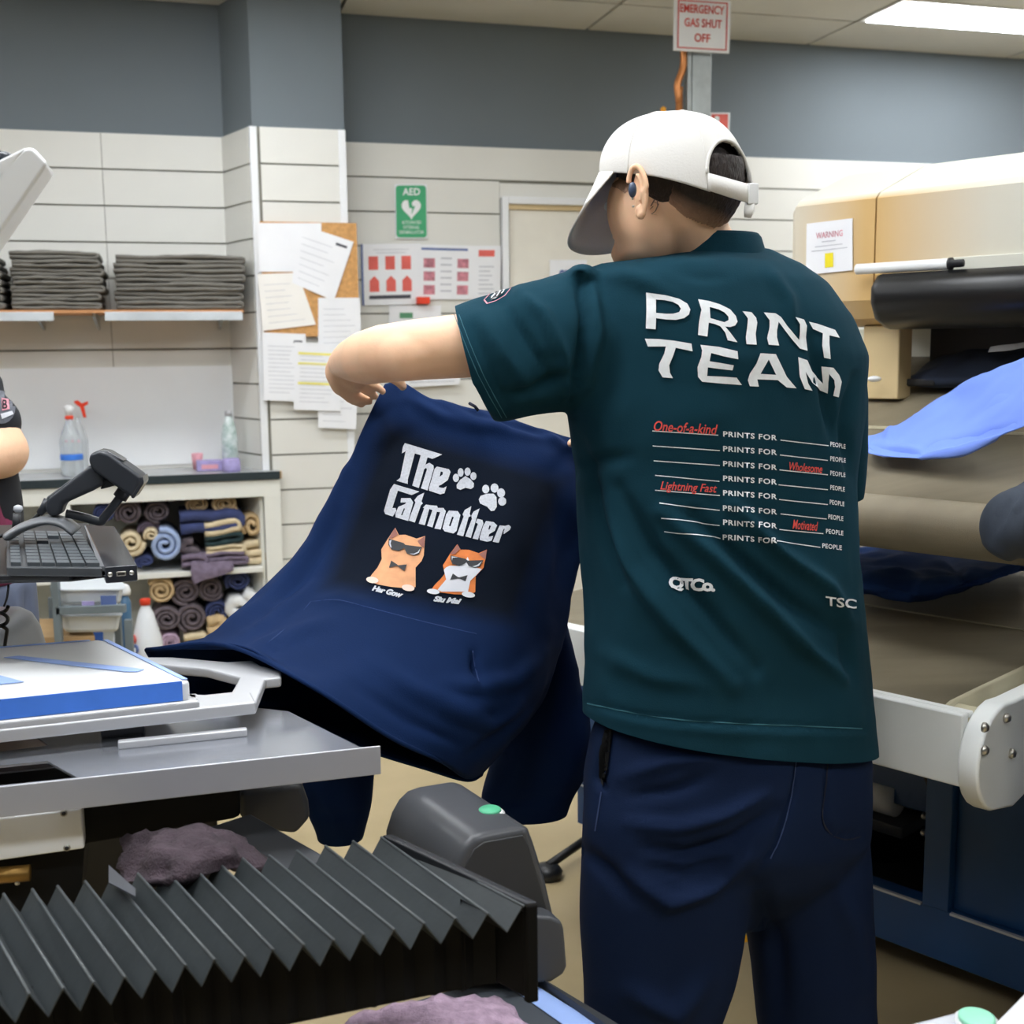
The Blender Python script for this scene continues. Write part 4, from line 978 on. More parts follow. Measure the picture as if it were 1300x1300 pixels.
# ---- wall shelf with dark folded garments
sh = thing('wall_shelf', 'wooden wall shelf with two pale front strips holding folded dark garments', 'shelf')
SZ = 1.603
wbox('board', -3.3, -1.30, .03, .385, SZ - .012, SZ, M['wood'], sh)
sA = [sz(x, 400, .39)[0] for x in (-200, 68, 133, 308)]
wbox('front_strip', sA[0], sA[1], .385, .393, SZ - .045, SZ - .008, M['shelf_face'], sh, .002); wbox('front_strip', sA[2], sA[3], .385, .393, SZ - .045, SZ - .008, M['shelf_face'], sh, .002)
for x in (45, 118, 280): s = sz(x, 400, .3)[0]; prism('bracket', [W(s, .021, SZ - .012), W(s, .34, SZ - .012), W(s, .34, SZ - .03), W(s, .021, SZ - .075)], WA * .012, M['steel'], sh)
hs = [(0, 5, 318, 'leftmost stack'), (5, 133, 318, 'middle stack'), (137, 313, 322, 'right-hand stack')]
word = ['bottom', 'second from the bottom', 'third from the bottom', 'fourth from the bottom', 'fifth from the bottom', 'sixth from the bottom', 'top']
for (x0, x1, yt, nm), cnt in zip(((-110, 2, 322, 'leftmost stack'), (5, 131, 318, 'middle stack'), (137, 312, 323, 'right-hand stack')), (7, 7, 6)):
    for i in range(cnt):
        s0, z1 = sz(x0, yt, .36); s1, _ = sz(x1, yt, .36); h = (z1 - SZ) / cnt; z0 = SZ + h * i + .001; j = random.uniform(-.012, .012); jl = random.uniform(0, .014)
        r = h * .46; m_ = M['fold_dark']; P = []
        L, Rr, zc = s0 + r + jl, s1 - r - .008 + j, z0 + h * .5
        seq = [L + (Rr - L) * k / 10 for k in range(11)]
        P = [(q, z0 + h * .26 + .0015 * math.sin(q * 30 + i)) for q in seq] + [(Rr + r * .5, z0 + h * .36), (Rr + r * .5, z0 + h * .62)] + [(q, z0 + h * .74 + .003 * math.sin(q * 14 + i * 2)) for q in seq[::-1]]
        w_ = 'top' if i == cnt - 1 else word[i]
        ribbon('folded_garment', P, h * .50, .372 + random.uniform(-.012, .006), .30, m_, f'charcoal folded garment, {w_} of the {nm} on the wall shelf', 'folded garments on the wall shelf', 'garment')
# ---- things on the counter
def bottle(name, px, py0, py1, wpx, n, label, prof, m, cat='bottle', base=.9):
    s, _ = sz(px, py0, n); z1 = sz(px, py1, n)[1]; k = (onW(px, py0, n) - CAMP).dot(FW) / F; R = wpx / 2 * k; Hh = z1 - base; t = thing(name, label, cat)
    lathe('bottle_body', W(s, n, base), [(R * r, Hh * z) for r, z in prof], m, t, 20); return t, s, R, Hh
t, s, R, Hh = bottle('spray_bottle', 92, 597, 526, 27, .22, 'clear spray bottle with a blue label band and red collar on the counter', [(.9, 0), (1, .03), (1, .55), (.8, .7), (.35, .88), (.33, .93)], M['clear'])
lathe('collar', W(s, .22, .9 + Hh * .92), [(R * .38, 0), (R * .40, .012), (R * .3, .016)], M['red_pl'], t, 16)
lathe('spray_head', W(s, .22, .9 + Hh * .98), [(R * .3, 0), (R * .34, .02), (R * .5, .035), (R * .2, .045)], M['white_met'], t, 14)
lathe('label_band', W(s, .22, .9 + Hh * .26), [(R * 1.01, 0), (R * 1.02, .001), (R * 1.02, .023), (R * 1.01, .024)], mat('label_blue', '#3d7ee0', .5), t, 20)
for x in (84, 92, 100): lathe('label_dot', onW(x, 560, .22 + R), [(.004, 0), (.004, .001)], M['ink_pink'], t, 8, up=WN)
t, s, R, Hh = bottle('spray_bottle', 102, 596, 530, 22, .12, 'second clear spray bottle with a bright red trigger head, behind the blue-banded one', [(.9, 0), (1, .03), (1, .6), (.7, .8), (.35, .95), (.33, 1)], M['clear'])
q = [onW(x, y, .12) for x, y in ((94, 509), (99, 508), (104, 512), (112, 509), (112, 513), (107, 516), (110, 530), (106, 530), (102, 517), (95, 512))]
prism('trigger', q, WN * .014, M['red_pl'], t, bevel=.002)
t, s, R, Hh = bottle('flask', 293, 596, 528, 20, .17, 'tall white flask with green leaf pattern and grey cap at the right of the counter', [(.9, 0), (1, .02), (1, .6), (.85, .78), (.5, .95), (.45, 1)], mat('flask_print', '#e6eeee', .35, scale=38, col2='#9db7b0'))
lathe('cap', W(s, .17, .9 + Hh), [(R * .5, 0), (R * .5, .018), (R * .42, .024)], M['silver'], t, 16)
t = thing('card_box', 'lilac printed box lying on the counter beside the flask', 'box')
s0, s1 = sz(250, 598, .25)[0], sz(283, 598, .25)[0]; wbox('carton', s0, s1, .17, .26, .901, .945, M['lilac'], t, .002); wbox('box_label', s0 + .02, s1 - .02, .2605, .2615, .91, .93, M['pinkc'], t)
t = thing('small_cup', 'small pink and white cup behind the lilac box', 'cup')
lathe('cup_wall', W(sz(251, 590, .16)[0], .13, .9), [(.02, 0), (.026, .07), (.024, .071), (.018, .004)], M['pinkc'], t, 16)
t, s, R, Hh = bottle('purple_packet', 294, 600, 582, 22, .3, 'small purple packet leaning at the foot of the flask', [(1, 0), (1.05, .2), (1, .9), (.9, 1)], M['lilac'], 'packet')
# ---- large white jug and neighbours on the floor
def at3(px, py, Y): return onY(px, py, Y)
def jug(px, y0, yt, wpx, Y, label, full=True):
    c = at3(px, yt, Y); k = (c - CAMP).dot(FW) / F; R = wpx / 2 * k; Hh = c.z - .002; t = thing('jug', label, 'bottle')
    base = Vector((c.x, c.y, 0.002)); lathe('jug_body', base, [(R * .95, 0), (R, .01), (R, Hh * .56), (R * .93, Hh * .62), (R * .5, Hh * .86), (R * .27, Hh * .93), (R * .26, Hh * .95)], M['bottle_w'], t, 20)
    lathe('jug_cap', base + Z * Hh * .94, [(R * .34, 0), (R * .34, Hh * .055), (R * .3, Hh * .06)], M['red_pl'] if full else M['white_met'], t, 16); return t, base, R, Hh
t, base, R, Hh = jug(184, 825, 760, 38, 4.75, 'white plastic jug with a red cap on the floor before the cabinet')
for x, y, m_ in ((171, 808, 'ink_red'), (176, 820, 'ink_blue')):
    p = at3(x, y, 4.75) ; d = Vector((p.x - base.x, -abs(R) * .9, 0)).normalized(); lathe('label_print', Vector((base.x, base.y, p.z)) + d * R * .97, [(.02, 0), (.02, .006), (.015, .007)], M[m_], t, 10, up=d)
jug(152, 830, 786, 30, 4.6, 'shorter white plastic jug without red cap, left of the red-capped one', False)
# tub rack
rk = thing('tub_rack', 'grey metal rack on the left holding stacked translucent tubs', 'rack')
rY = 3.75
def rp(px, py, Y=rY): return onY(px, py, Y)
pL, pR = rp(70, 760), rp(160, 760); RD = Vector((-.40, .92, 0))
for x, dy in ((70, 0), (160, .0), (70, .40), (160, .40)):
    p = rp(x, 760) + RD * dy; boxf('post', Vector((p.x - .012, p.y, .0)), Vector((.024, 0, 0)), Vector((0, .02, 0)), Z * (rp(70, 742).z + (.02 if x == 70 and dy == 0 else -.12)), M['rack_grey'], rk, .002)
for y0, y1 in ((771, 781),):
    a, b = rp(70, y0), rp(158, y0 - 3); hgt = a.z - rp(70, y1).z
    boxf('shelf_bar', a - Z * hgt, b - a, Vector((0, .02, 0)), Z * hgt, M['rack_grey'], rk, .002)
    a2 = rp(70, y0); b2 = a2 + RD * .4; boxf('shelf_bar', a2 - Z * hgt, b2 - a2, Vector((.015, .0, 0)), Z * hgt, M['rack_grey'], rk, .002)
boxf('bottom_tray', Vector((pL.x, rY, .2)), Vector((pR.x - pL.x, 0, 0)), RD * .4, Z * .02, M['rack_grey'], rk)
def tub(x0, x1, yt, yb, Y, label):
    a, b, c = rp(x0, yt, Y), rp(x1, yt, Y), rp(x0, yb, Y); w_ = b.x - a.x; h = a.z - c.z; t = thing('storage_tub', label, 'tub')
    def ring(z, k, off=0): q0 = Vector((a.x + w_ / 2, Y, z)) + RD * .18; return [q0 + Vector(((px - .5) * w_ * k, 0, 0)) + RD * ((py - .5) * .34 * k) for px, py in rounded(0, 0, 1, 1, .12)]
    loft('tub_body', [ring(c.z, .84), ring(c.z + .01, .90), ring(c.z + h * .92, .97), ring(c.z + h * .93, 1.03), ring(a.z, 1.03)], M['tub'], t, smooth=False); return t, a, b, c
t, a, b, c = tub(76, 156, 783, 806, rY + .02, 'translucent white tub under the rack bar, lower of the two')
t, a, b, c = tub(72, 160, 749, 770, rY + .02, 'translucent tub with a blue label on top of the rack')
boxf('tub_label', rp(128, 768, rY + .012), Vector((.05, 0, 0)), Vector((0, .004, 0)), Z * .03, M['ink_blue'], t); boxf('tub_label', rp(104, 769, rY + .012), Vector((.04, 0, 0)), Vector((0, .004, 0)), Z * .014, M['lilac'], t)
lathe('lid_handle', rp(125, 752, rY + .1), [(.02, 0), (.018, .01)], mat('handle_blue', '#4a56c8', .5), t, 12, sx=1.5)
t = thing('small_bottle', 'small blue bottle with a white cap behind the right end of the rack', 'bottle'); p = rp(159, 775, 4.35)
lathe('bottle_body', Vector((p.x, p.y, p.z - .15)), [(.02, 0), (.022, .01), (.022, .18), (.012, .21)], mat('bottle_blue', '#4d7394', .4), t, 16); lathe('cap', Vector((p.x, p.y, p.z + .06)), [(.022, 0), (.024, .015), (.018, .035), (.01, .04)], M['white_met'], t, 16)
tube('bottle_stand', [Vector((p.x, p.y, p.z - .15)), Vector((p.x, p.y, 0))], .03, M['white_met'], t, 12)
p = rp(112, 815, 3.9); o = boxf('cardboard_box', Vector((p.x - .14, 3.80, .222)), Vector((.2, 0, 0)), RD * .3, Z * (rp(112, 808, 3.8).z - .222), M['chip'], None, .003); tag(o, 'open brown cardboard box on the lowest tray of the rack', 'box')
p = rp(52, 812, 3.9); o = boxf('navy_bag', Vector((p.x - .12, 4.0, .0)), Vector((.2, 0, 0)), Vector((0, .3, 0)), Z * p.z, M['navy_shirt'], None, .03); tag(o, 'navy folded cloth bag on the floor behind the left rack post', 'bag')
# grey stool-like cover and coiled cable at far left
p = onY(0, 820, 2.0)
t = thing('machine_cover', 'dark grey rounded equipment cover at the left edge below the keyboard shelf', 'equipment cover')
c0 = onY(-30, 790, 1.95); fz = onY(0, 850, 1.95).z
loft('cover_shell', [[Vector((c0.x + (q[0] - .5) * w_, 1.95 + (q[1] - .5) * .25, z)) for q in rounded(0, 0, 1, 1, .25)] for z, w_ in ((0.0, .20), (fz - .05, .20), (c0.z - .03, .15), (c0.z - .008, .12), (c0.z, .07))], M['stand_grey'], t, smooth=True)
pts = [onY(4 + 6 * math.cos(a), 770 + a * 2.6 + 3 * math.sin(a), 1.8 + .02 * math.sin(a)) for a in np.linspace(0, 12, 60)]
o = tube('coiled_cable', pts + [onY(3, 840, 1.85)], .003, M['cable'], None, 6); tag(o, 'black coiled cable hanging at the left edge under the shelf', 'cable')
pts = crom([onY(x, y, 1.7) for x, y in ((11, 742), (9, 758), (5, 770))], 5); o = tube('thin_cable', pts, .0016, M['cable'], None, 6); tag(o, 'thin grey wire dropping from the keyboard shelf', 'cable')
def S15(L): return [(a, b, c * 2.0) for a, b, c in L]
# ================================================================== PEOPLE
def ell(c, ax, ay, az, n=20, k=14): return sphere_vf(c, ax, ay, az, n, k)
def ell_r(c, f, rf, rl, ru, tilt=0):
    f = Vector((f[0], f[1], 0)).normalized(); l = Vector((-f.y, f.x, 0)); f2 = f * math.cos(tilt) - Z * math.sin(tilt); u = l.cross(f2) * -1; u = u if u.z > 0 else -u
    return ell(c, f2 * rf, l * rl, u * ru)
def ring2(l, r, yc, half, yaw, ratio=.6, n=40, dpt=None, sq=1.0):
    """horizontal-ish body section whose silhouette spans pixels l..r; yc = distance, yaw = turn of the shoulder axis"""
    dy = half * math.sin(yaw); Lp, Rp = onY(l[0], l[1], yc - dy), onY(r[0], r[1], yc + dy); C = (Lp + Rp) / 2; A = (Rp - Lp) / 2
    hA = Vector((A.x, A.y, 0)); B = Vector((-hA.y, hA.x, 0)) * ratio
    if dpt: B = B.normalized() * dpt
    k = abs(A.x) / math.hypot(A.x, B.x); A, B = A * k, B * k; out = []
    for i in range(n):
        a = 2 * math.pi * i / n; c, s = math.cos(a), math.sin(a); e = sq
        out.append(C + A * (abs(c) ** e * (1 if c > 0 else -1)) + B * (abs(s) ** e * (1 if s > 0 else -1)))
    return out
def cut(o, test):
    bm = bmesh.new(); bm.from_mesh(o.data); bmesh.ops.delete(bm, geom=[f for f in bm.faces if test(f.calc_center_median(), f.normal)], context='FACES')
    bm.to_mesh(o.data); bm.free()
man = thing('person', 'person seen from behind in a dark green printed T-shirt, navy trousers and white cap', 'person')
YAW = math.radians(30)
rows = [((856, 320), (968, 318), 1.87, .09, .8), ((822, 326), (985, 328), 1.87, .12, .75), ((765, 335), (1008, 340), 1.86, .16, .66), ((732, 352), (1038, 362), 1.86, .19, .62),
 ((722, 400), (1066, 400), 1.86, .21, .6), ((721, 450), (1084, 450), 1.86, .21, .6), ((722, 520), (1082, 520), 1.86, .21, .6), ((734, 600), (1072, 600), 1.86, .2, .62),
 ((741, 700), (1073, 700), 1.86, .2, .64), ((747, 780), (1084, 790), 1.86, .2, .64), ((749, 850), (1090, 860), 1.86, .2, .64), ((745, 915), (1098, 943), 1.86, .2, .64), ((745, 922), (1098, 952), 1.86, .2, .64)]
tor = loft_vf([ring2(l, r, yc, h, YAW, ra, sq=.9) for l, r, yc, h, ra in rows])
def sring(top, bot, y0, dr, n=24, y1=None, slant=0):
    a, b = onY(top[0], top[1], y0), onY(bot[0], bot[1], y1 or y0); c = (a + b) / 2; ax = (a - b) / 2; side = Vector((slant, 1, 0)).normalized() * dr
    return circle(c, ax, side, n)
sl = [sring((557, 398), (627, 537), 1.73, .078), sring((600, 381), (640, 536), 1.735, .082), sring((660, 359), (672, 530), 1.75, .092), sring((712, 345), (712, 526), 1.77, .10), sring((770, 345), (770, 520), 1.80, .10), sring((820, 360), (820, 500), 1.83, .09)]
slv = loft_vf(sl)
def vring(l, r, yc, dr, n=24): a, b = onY(l[0], l[1], yc), onY(r[0], r[1], yc); return circle((a + b) / 2, (b - a) / 2, Vector((0, dr, 0)), n)
sr = loft_vf([vring((960, 400), (1060, 380), 1.97, .07), vring((985, 440), (1086, 432), 1.99, .075), vring((1012, 480), (1098, 478), 2.0, .08), vring((1028, 540), (1099, 540), 2.01, .08), vring((1040, 600), (1096, 598), 2.02, .078), vring((1043, 636), (1092, 630), 2.02, .076)])
bump = ell(onY(738, 346, 1.75), Vector((.022, 0, 0)), Vector((0, .04, 0)), Vector((0, 0, .014)))
tee = union('t_shirt', [tor, slv, sr, bump], M['tee'], man, .0065, 7, .5)
cuffc = onY(592, 467, 1.73); cuffn = (onY(540, 480, 1.73) - onY(592, 467, 1.73)).normalized()
def tcut(c, n):
    if n.z < -.75 and c.z < .86: return True
    if n.dot(cuffn) > .8 and (c - cuffc).length < .1: return True
    if n.z < -.8 and c.z < 1.25 and proj(c)[1] > 615 and proj(c)[1] < 660 and c.y > 1.92 and proj(c)[0] > 1035: return True
    return False
folds(tee, S15([
 # diagonal drag folds over the lower back
 ([(760, 640), (800, 720), (860, 800), (930, 870)], 11, .010), ([(785, 620), (830, 700), (900, 780), (960, 850)], 9, -.009), ([(840, 650), (900, 700), (960, 760), (1030, 830), (1070, 860)], 10, .011), ([(880, 655), (950, 720), (1010, 770), (1060, 800)], 9, -.009),
 ([(930, 640), (990, 700), (1050, 745), (1078, 790)], 9, .009), ([(735, 560), (765, 660), (790, 740)], 9, -.008), ([(1070, 800), (1080, 860)], 8, -.006), ([(770, 830), (830, 860), (900, 870)], 12, .004),
 # sleeve folds
 ([(735, 350), (742, 400), (738, 460), (726, 510)], 5, -.010), ([(750, 352), (757, 420), (748, 490)], 8, .007), ([(660, 372), (690, 400), (715, 450), (722, 500)], 8, .008), ([(640, 385), (665, 425), (700, 480)], 7, -.007),
 ([(610, 400), (640, 450), (680, 500)], 9, .006), ([(650, 500), (690, 490), (730, 470)], 8, -.007), ([(600, 420), (628, 480), (650, 525)], 6, -.004), ([(570, 410), (590, 455), (620, 515)], 3, -.0025),
 ([(860, 345), (890, 352), (930, 350)], 8, -.003), ([(975, 345), (1000, 380), (1010, 420)], 9, .005), ([(1030, 430), (1050, 500), (1062, 560)], 7, -.008), ([(1085, 480), (1075, 540), (1080, 600)], 6, -.008),
 ([(770, 345), (800, 350), (850, 372)], 10, .004), ([(735, 600), (760, 585), (800, 580)], 8, -.004)]))
ripple(tee, .004, 9, 3); ripple(tee, .0015, 26, 9)
folds(tee, [([(746, 893), (780, 900), (830, 912), (900, 918), (1000, 922), (1097, 926)], 3.2, -.004), ([(746, 905), (800, 917), (900, 928), (1000, 932), (1097, 935)], 7, .003)])
shb = bvh(tee)      # surface for the prints
def slice_(o, co, no, near, rad):
    bm = bmesh.new(); bm.from_mesh(o.data); vs = [v for v in bm.verts if (v.co - near).length < rad]; S = set(vs)
    es = [e for e in bm.edges if e.verts[0] in S or e.verts[1] in S]; fs = [f for f in bm.faces if any(v in S for v in f.verts)]
    r = bmesh.ops.bisect_plane(bm, geom=list({*vs, *[v for f in fs for v in f.verts]}) + es + fs, plane_co=co, plane_no=no, dist=1e-5)
    bmesh.ops.delete(bm, geom=[v for v in bm.verts if (v.co - near).length < rad and (v.co - co).dot(no) > 1e-4], context='VERTS'); bm.to_mesh(o.data); bm.free()
slice_(tee, cuffc - cuffn * .006, cuffn, cuffc, .13)
h0, h1 = onY(745, 913, 1.76), onY(1098, 940, 1.96); hx = (h1 - h0); hn_ = hx.cross(Vector((-hx.y, hx.x, 0))).normalized(); hn_ = -hn_ if hn_.z > 0 else hn_
slice_(tee, h0, hn_, (h0 + h1) / 2, .34)
c_ = onY(1070, 632, 2.02); slice_(tee, c_, Vector((.05, 0, -1)).normalized(), c_, .10)
# collar band
cr = []
for (l, r, yc, dr) in (((848, 322), (977, 334), 1.865, .078), ((856, 308), (971, 320), 1.865, .074), ((862, 301), (966, 303), 1.865, .068), ((868, 297), (962, 298), 1.865, .064), ((872, 304), (958, 304), 1.865, .058)):
    cr.append(vring(l, r, yc, dr, 36))
loft('collar', cr, M['tee'], tee, cap=False)

# ---- head, neck, arms, hands: one continuous surface
HF = (-.80, .60)
hc = onY(866, 222, 1.845)
parts = [ell_r(hc, HF, .084, .074, .066, .2), ell_r(onY(818, 272, 1.835), HF, .058, .052, .075, .3), ell_r(onY(824, 305, 1.84), HF, .052, .050, .042, .3), ell_r(onY(802, 320, 1.86), HF, .032, .034, .026, .3),
         ell(onY(782, 262, 1.88), Vector((.014, 0, 0)), Vector((0, .014, 0)), Vector((0, 0, .02))), ell(onY(792, 300, 1.885), Vector((.02, 0, 0)), Vector((0, .02, 0)), Vector((0, 0, .009)))]
parts += chain_vf([onY(866, 262, 1.83), onY(882, 305, 1.86), onY(900, 345, 1.87), onY(912, 400, 1.87)], [.060, .056, .062, .08], 18)
cC = Vector((onY(905, 600, 1.86).x, 1.86, 0))
parts += [loft_vf([ring2((l[0] + 32, l[1] + 22), (r[0] - 32, r[1] + 22), yc, h, YAW, ra * .85) for l, r, yc, h, ra in rows[2:12]])]
# left arm: upper arm towards the left, forearm pointing away from the camera
la = [onY(770, 425, 1.80), onY(700, 432, 1.75), onY(600, 438, 1.725), onY(530, 444, 1.715), onY(488, 449, 1.73), onY(466, 454, 1.78), onY(450, 457, 1.86), onY(440, 459, 1.94), onY(434, 462, 2.0)]
parts += chain_vf(la, [.062, .052, .047, .044, .0425, .0405, .0345, .028, .024], 20)
parts += [ell(onY(520, 450, 1.705), Vector((.05, 0, 0)), Vector((0, .038, 0)), Vector((0, 0, .038)))]
# left hand
W0 = onY(437, 458, 2.01)
parts += chain_vf([W0, onY(432, 472, 2.04), onY(436, 486, 2.06)], [.025, .027, .024], 16) + chain_vf([W0, onY(445, 474, 2.03), onY(452, 484, 2.05)], [.024, .024, .019], 14)
fing = [([(428, 474, 2.04), (431, 494, 2.06), (445, 506, 2.075), (459, 513, 2.085)], .0095), ([(436, 480, 2.05), (444, 496, 2.065), (457, 505, 2.07), (469, 509, 2.075)], .0095),
        ([(446, 480, 2.05), (457, 490, 2.05), (468, 497, 2.05), (476, 503, 2.06)], .0092), ([(452, 478, 2.04), (465, 483, 2.035), (476, 489, 2.035), (486, 497, 2.045)], .0085),
        ([(452, 466, 2.0), (470, 468, 1.985), (492, 476, 1.985), (507, 484, 1.995), (511, 491, 2.005)], .0105)]
for P, r in fing: parts += chain_vf([onY(*p) for p in P], [r * 1.1, r * 1.08, r, r * .98, r * .8][:len(P)] if len(P) == 5 else [r * 1.15, r * 1.05, r, r * .85], 10)
# right arm: down from the shoulder, forearm across in front of the body
ra_ = [onY(1030, 430, 1.99), onY(1052, 520, 2.02), onY(1058, 595, 2.07), onY(1040, 615, 2.11), onY(960, 610, 2.2), onY(850, 585, 2.24), onY(800, 575, 2.22)]
parts += chain_vf(ra_, [.055, .048, .044, .043, .041, .033, .027], 18)
parts += chain_vf([onY(800, 575, 2.22), onY(775, 570, 2.2), onY(760, 568, 2.19)], [.026, .028, .025], 14)
for P, r in ([([(765, 560, 2.18), (748, 556, 2.15), (734, 559, 2.10), (725, 563, 2.055)], .0100), ([(763, 567, 2.19), (744, 567, 2.17), (734, 572, 2.15), (730, 578, 2.13)], .0095), ([(765, 574, 2.2), (748, 577, 2.18), (738, 582, 2.16), (734, 588, 2.14)], .009), ([(768, 581, 2.2), (753, 586, 2.19), (744, 591, 2.17), (741, 597, 2.16)], .008), ([(785, 560, 2.2), (768, 548, 2.17), (750, 548, 2.14), (738, 553, 2.12)], .0105)]):
    parts += chain_vf([onY(*p) for p in P], [r * 1.15, r * 1.05, r, r * .85], 10)
# hips and legs inside the trousers
lL = [Vector((.25, 1.82, .80)), Vector((.235, 1.80, .45)), Vector((.24, 1.82, .09))]; lR = [Vector((.41, 1.93, .80)), Vector((.495, 1.95, .45)), Vector((.515, 1.96, .09))]
parts += chain_vf(lL, [.085, .055, .04], 14) + chain_vf(lR, [.085, .055, .04], 14)
body = union('body', parts, M['skin_arm'], man, .0045, 5, .5)
# ear with rim and lobe
ec = onY(812, 243, 1.752); eo = Vector((-.62, -.78, 0)).normalized(); ef = Vector((-.78, .62, 0)).normalized(); eu = (Z * .97 + ef * .10).normalized()
ev = [ell(ec - eo * .004, ef * .0125, eo * .005, eu * .030)]
pth = [ec + ef * (.0155 * math.cos(a) * (1 - .25 * (math.sin(a) < 0))) + eu * (.035 * math.sin(a)) + eo * .004 for a in [math.radians(x) for x in range(-110, 215, 15)]]
pth = [ec - ef * (.0155 * math.cos(a)) * (1 if math.sin(a) > 0 else .75) + eu * (.0355 * math.sin(a)) + eo * .005 for a in [math.radians(x) for x in range(-95, 175, 15)]]
ev.append(tube_vf(pth, [.0055] * 3 + [.0042] * (len(pth) - 6) + [.004] * 3, 10)); ev.append(ell(ec - eu * .030 + eo * .003, ef * .0085, eo * .006, eu * .011))
pth2 = [ec - ef * .006 * math.cos(a) + eu * (.004 + .019 * math.sin(a)) + eo * .004 for a in [math.radians(x) for x in range(-80, 120, 20)]]; ev.append(tube_vf(pth2, .003, 8))
ear = union('ear', ev, M['skin_arm'], man, .0016, 3, .5)
eb = ell(onY(803, 241, 1.735), Vector((.006, 0, 0)), Vector((0, .006, 0)), Vector((0, 0, .011))); pyd('earbud', *eb, mat('earbud_blue', '#39465e', .3), man, True)
for x, y in ((803, 252), (804, 262)): pyd('ear_stud', *ell(onY(x, y, 1.742), Vector((.0018, 0, 0)), Vector((0, .0018, 0)), Vector((0, 0, .0018)), 8, 6), M['bolt'], man, True)
# face details (turned away, under the brim)
for dl in (-.032, .032):
    f = Vector((HF[0], HF[1], 0)).normalized(); l = Vector((-f.y, f.x, 0)); p = onY(812, 262, 1.85) + f * .034 + l * dl * .85; pyd('eye', *ell(p, Vector((.011, 0, 0)), Vector((0, .011, 0)), Vector((0, 0, .009)), 12, 8), M['white_met'], man, True)
# hair: cropped back and sides, denser crown
hv = ell(onY(884, 222, 1.83), Vector((.073, 0, 0)), Vector((0, .092, 0)), Vector((0, 0, .092)), 150, 110)
hair = pyd('hair', *hv, M['hair'], man, True)
def hdist(x, y):
    P = [(818, 205), (824, 232), (838, 258), (868, 276), (905, 290), (928, 300), (960, 300)]; best = 1e9; s_ = 1
    for (x0, y0), (x1, y1) in zip(P, P[1:]):
        t = max(0, min(1, ((x - x0) * (x1 - x0) + (y - y0) * (y1 - y0)) / ((x1 - x0) ** 2 + (y1 - y0) ** 2))); dx, dy = x - x0 - t * (x1 - x0), y - y0 - t * (y1 - y0); d = math.hypot(dx, dy)
        if d < best: best = d; s_ = 1 if (x1 - x0) * (y - y0) - (y1 - y0) * (x - x0) < 0 else -1
    return best * s_
bm = bmesh.new(); bm.from_mesh(hair.data)
bmesh.ops.delete(bm, geom=[v for v in bm.verts if (hdist(*proj(v.co)) < 0 and (v.co.y < 1.86 or v.co.z < hc.z - .03)) or v.co.z > hc.z + .015], context='VERTS'); bm.to_mesh(hair.data); bm.free()
hair.data.attributes.new('fade', 'FLOAT', 'POINT').data.foreach_set('value', [max(0, min(.9, 1 - hdist(*proj(v.co)) / 26)) for v in hair.data.vertices])
ripple(hair, .0016, 160)
crown = pyd('hair', *ell(onY(860, 217, 1.84), Vector((.093, 0, 0)), Vector((0, .090, 0)), Vector((0, 0, .077))), M['hair'], man, True)
SIDEB = 1
# tattoo: small script strokes on the neck
bb = bvh(body)
sb_ = decal('sideburn', poly_bm([[(770, 218), (802, 218), (801, 238), (794, 246), (786, 240), (774, 236)]]), bb, M['hair'], man, .0012, 4); sb_.data.attributes.new('fade', 'FLOAT', 'POINT').data.foreach_set('value', [max(0, min(.9, .35 + (proj(v.co)[1] - 225) / 30)) for v in sb_.data.vertices])
tb = merge_bm([poly_bm([[(a[0] - w_, a[1]), (a[0] + w_, a[1]), (b[0] + w_, b[1]), (b[0] - w_, b[1])]]) for a, b, w_ in (((826, 262), (833, 250), .9), ((833, 250), (829, 247), .7), ((829, 256), (836, 259), .8), ((836, 259), (832, 268), .8), ((832, 268), (827, 272), .8), ((827, 272), (834, 273), .7), ((834, 252), (835, 262), .7), ((825, 266), (829, 262), .7))])
d_ = decal('tattoo', tb, bb, mat('tattoo_ink', '#8a6f62', .6), man, .0006, 0); d_['kind'] = 'stuff'
# cap
f = Vector((-.80, .60, 0)); l = Vector((-.60, -.80, 0)); cc = onY(857, 226, 1.835)
def capP(th, ph, k=1.0):
    cz = math.sin(ph); cr_ = math.cos(ph) ** .72 if ph < 1.56 else .02
    p = cc + f * (.118 * k * math.cos(th) * cr_) + l * (.104 * k * math.sin(th) * cr_) + Z * (.100 * k * cz)
    return p + Z * ((.020 * math.cos(th) - .020 * max(0, -math.cos(th)) ** 2) * (1 - cz) - .006) + Vector((-.004 * cz, 0, 0))
NT, NP = 180, 54
vs = [capP(2 * math.pi * i / NT, math.pi / 2 * .985 * j / NP) for j in range(NP + 1) for i in range(NT)]; fs = []
for j in range(NP):
    for i in range(NT):
        th = 2 * math.pi * (i + .5) / NT - math.pi; ph = (j + .5) / NP
        if ((th + .20) / .50) ** 2 + ((ph - .12) / .31) ** 2 < 1 : continue
        a = j * NT + i; b = j * NT + (i + 1) % NT; fs.append((a, b, b + NT, a + NT))
fs.append(tuple(range(NP * NT, NP * NT + NT)))
cap = pyd('cap', vs, fs, M['cap'], man, True); solid(cap, .003)
for k in range(3):   # stitched panel seams
    th = math.radians((20, 80, 140)[k]); tube('cap_seam', [capP(th, math.pi / 2 * .97 * j / 12, 1.004) for j in range(13)], .0011, M['cap'], cap, 6)
tube('opening_binding', [capP(math.pi - .20 + .50 * math.cos(a), math.pi / 2 * (.12 + .31 * math.sin(a)), 1.006) for a in np.linspace(0, math.pi, 30)], .0028, M['cap'], cap, 8)
rings = []
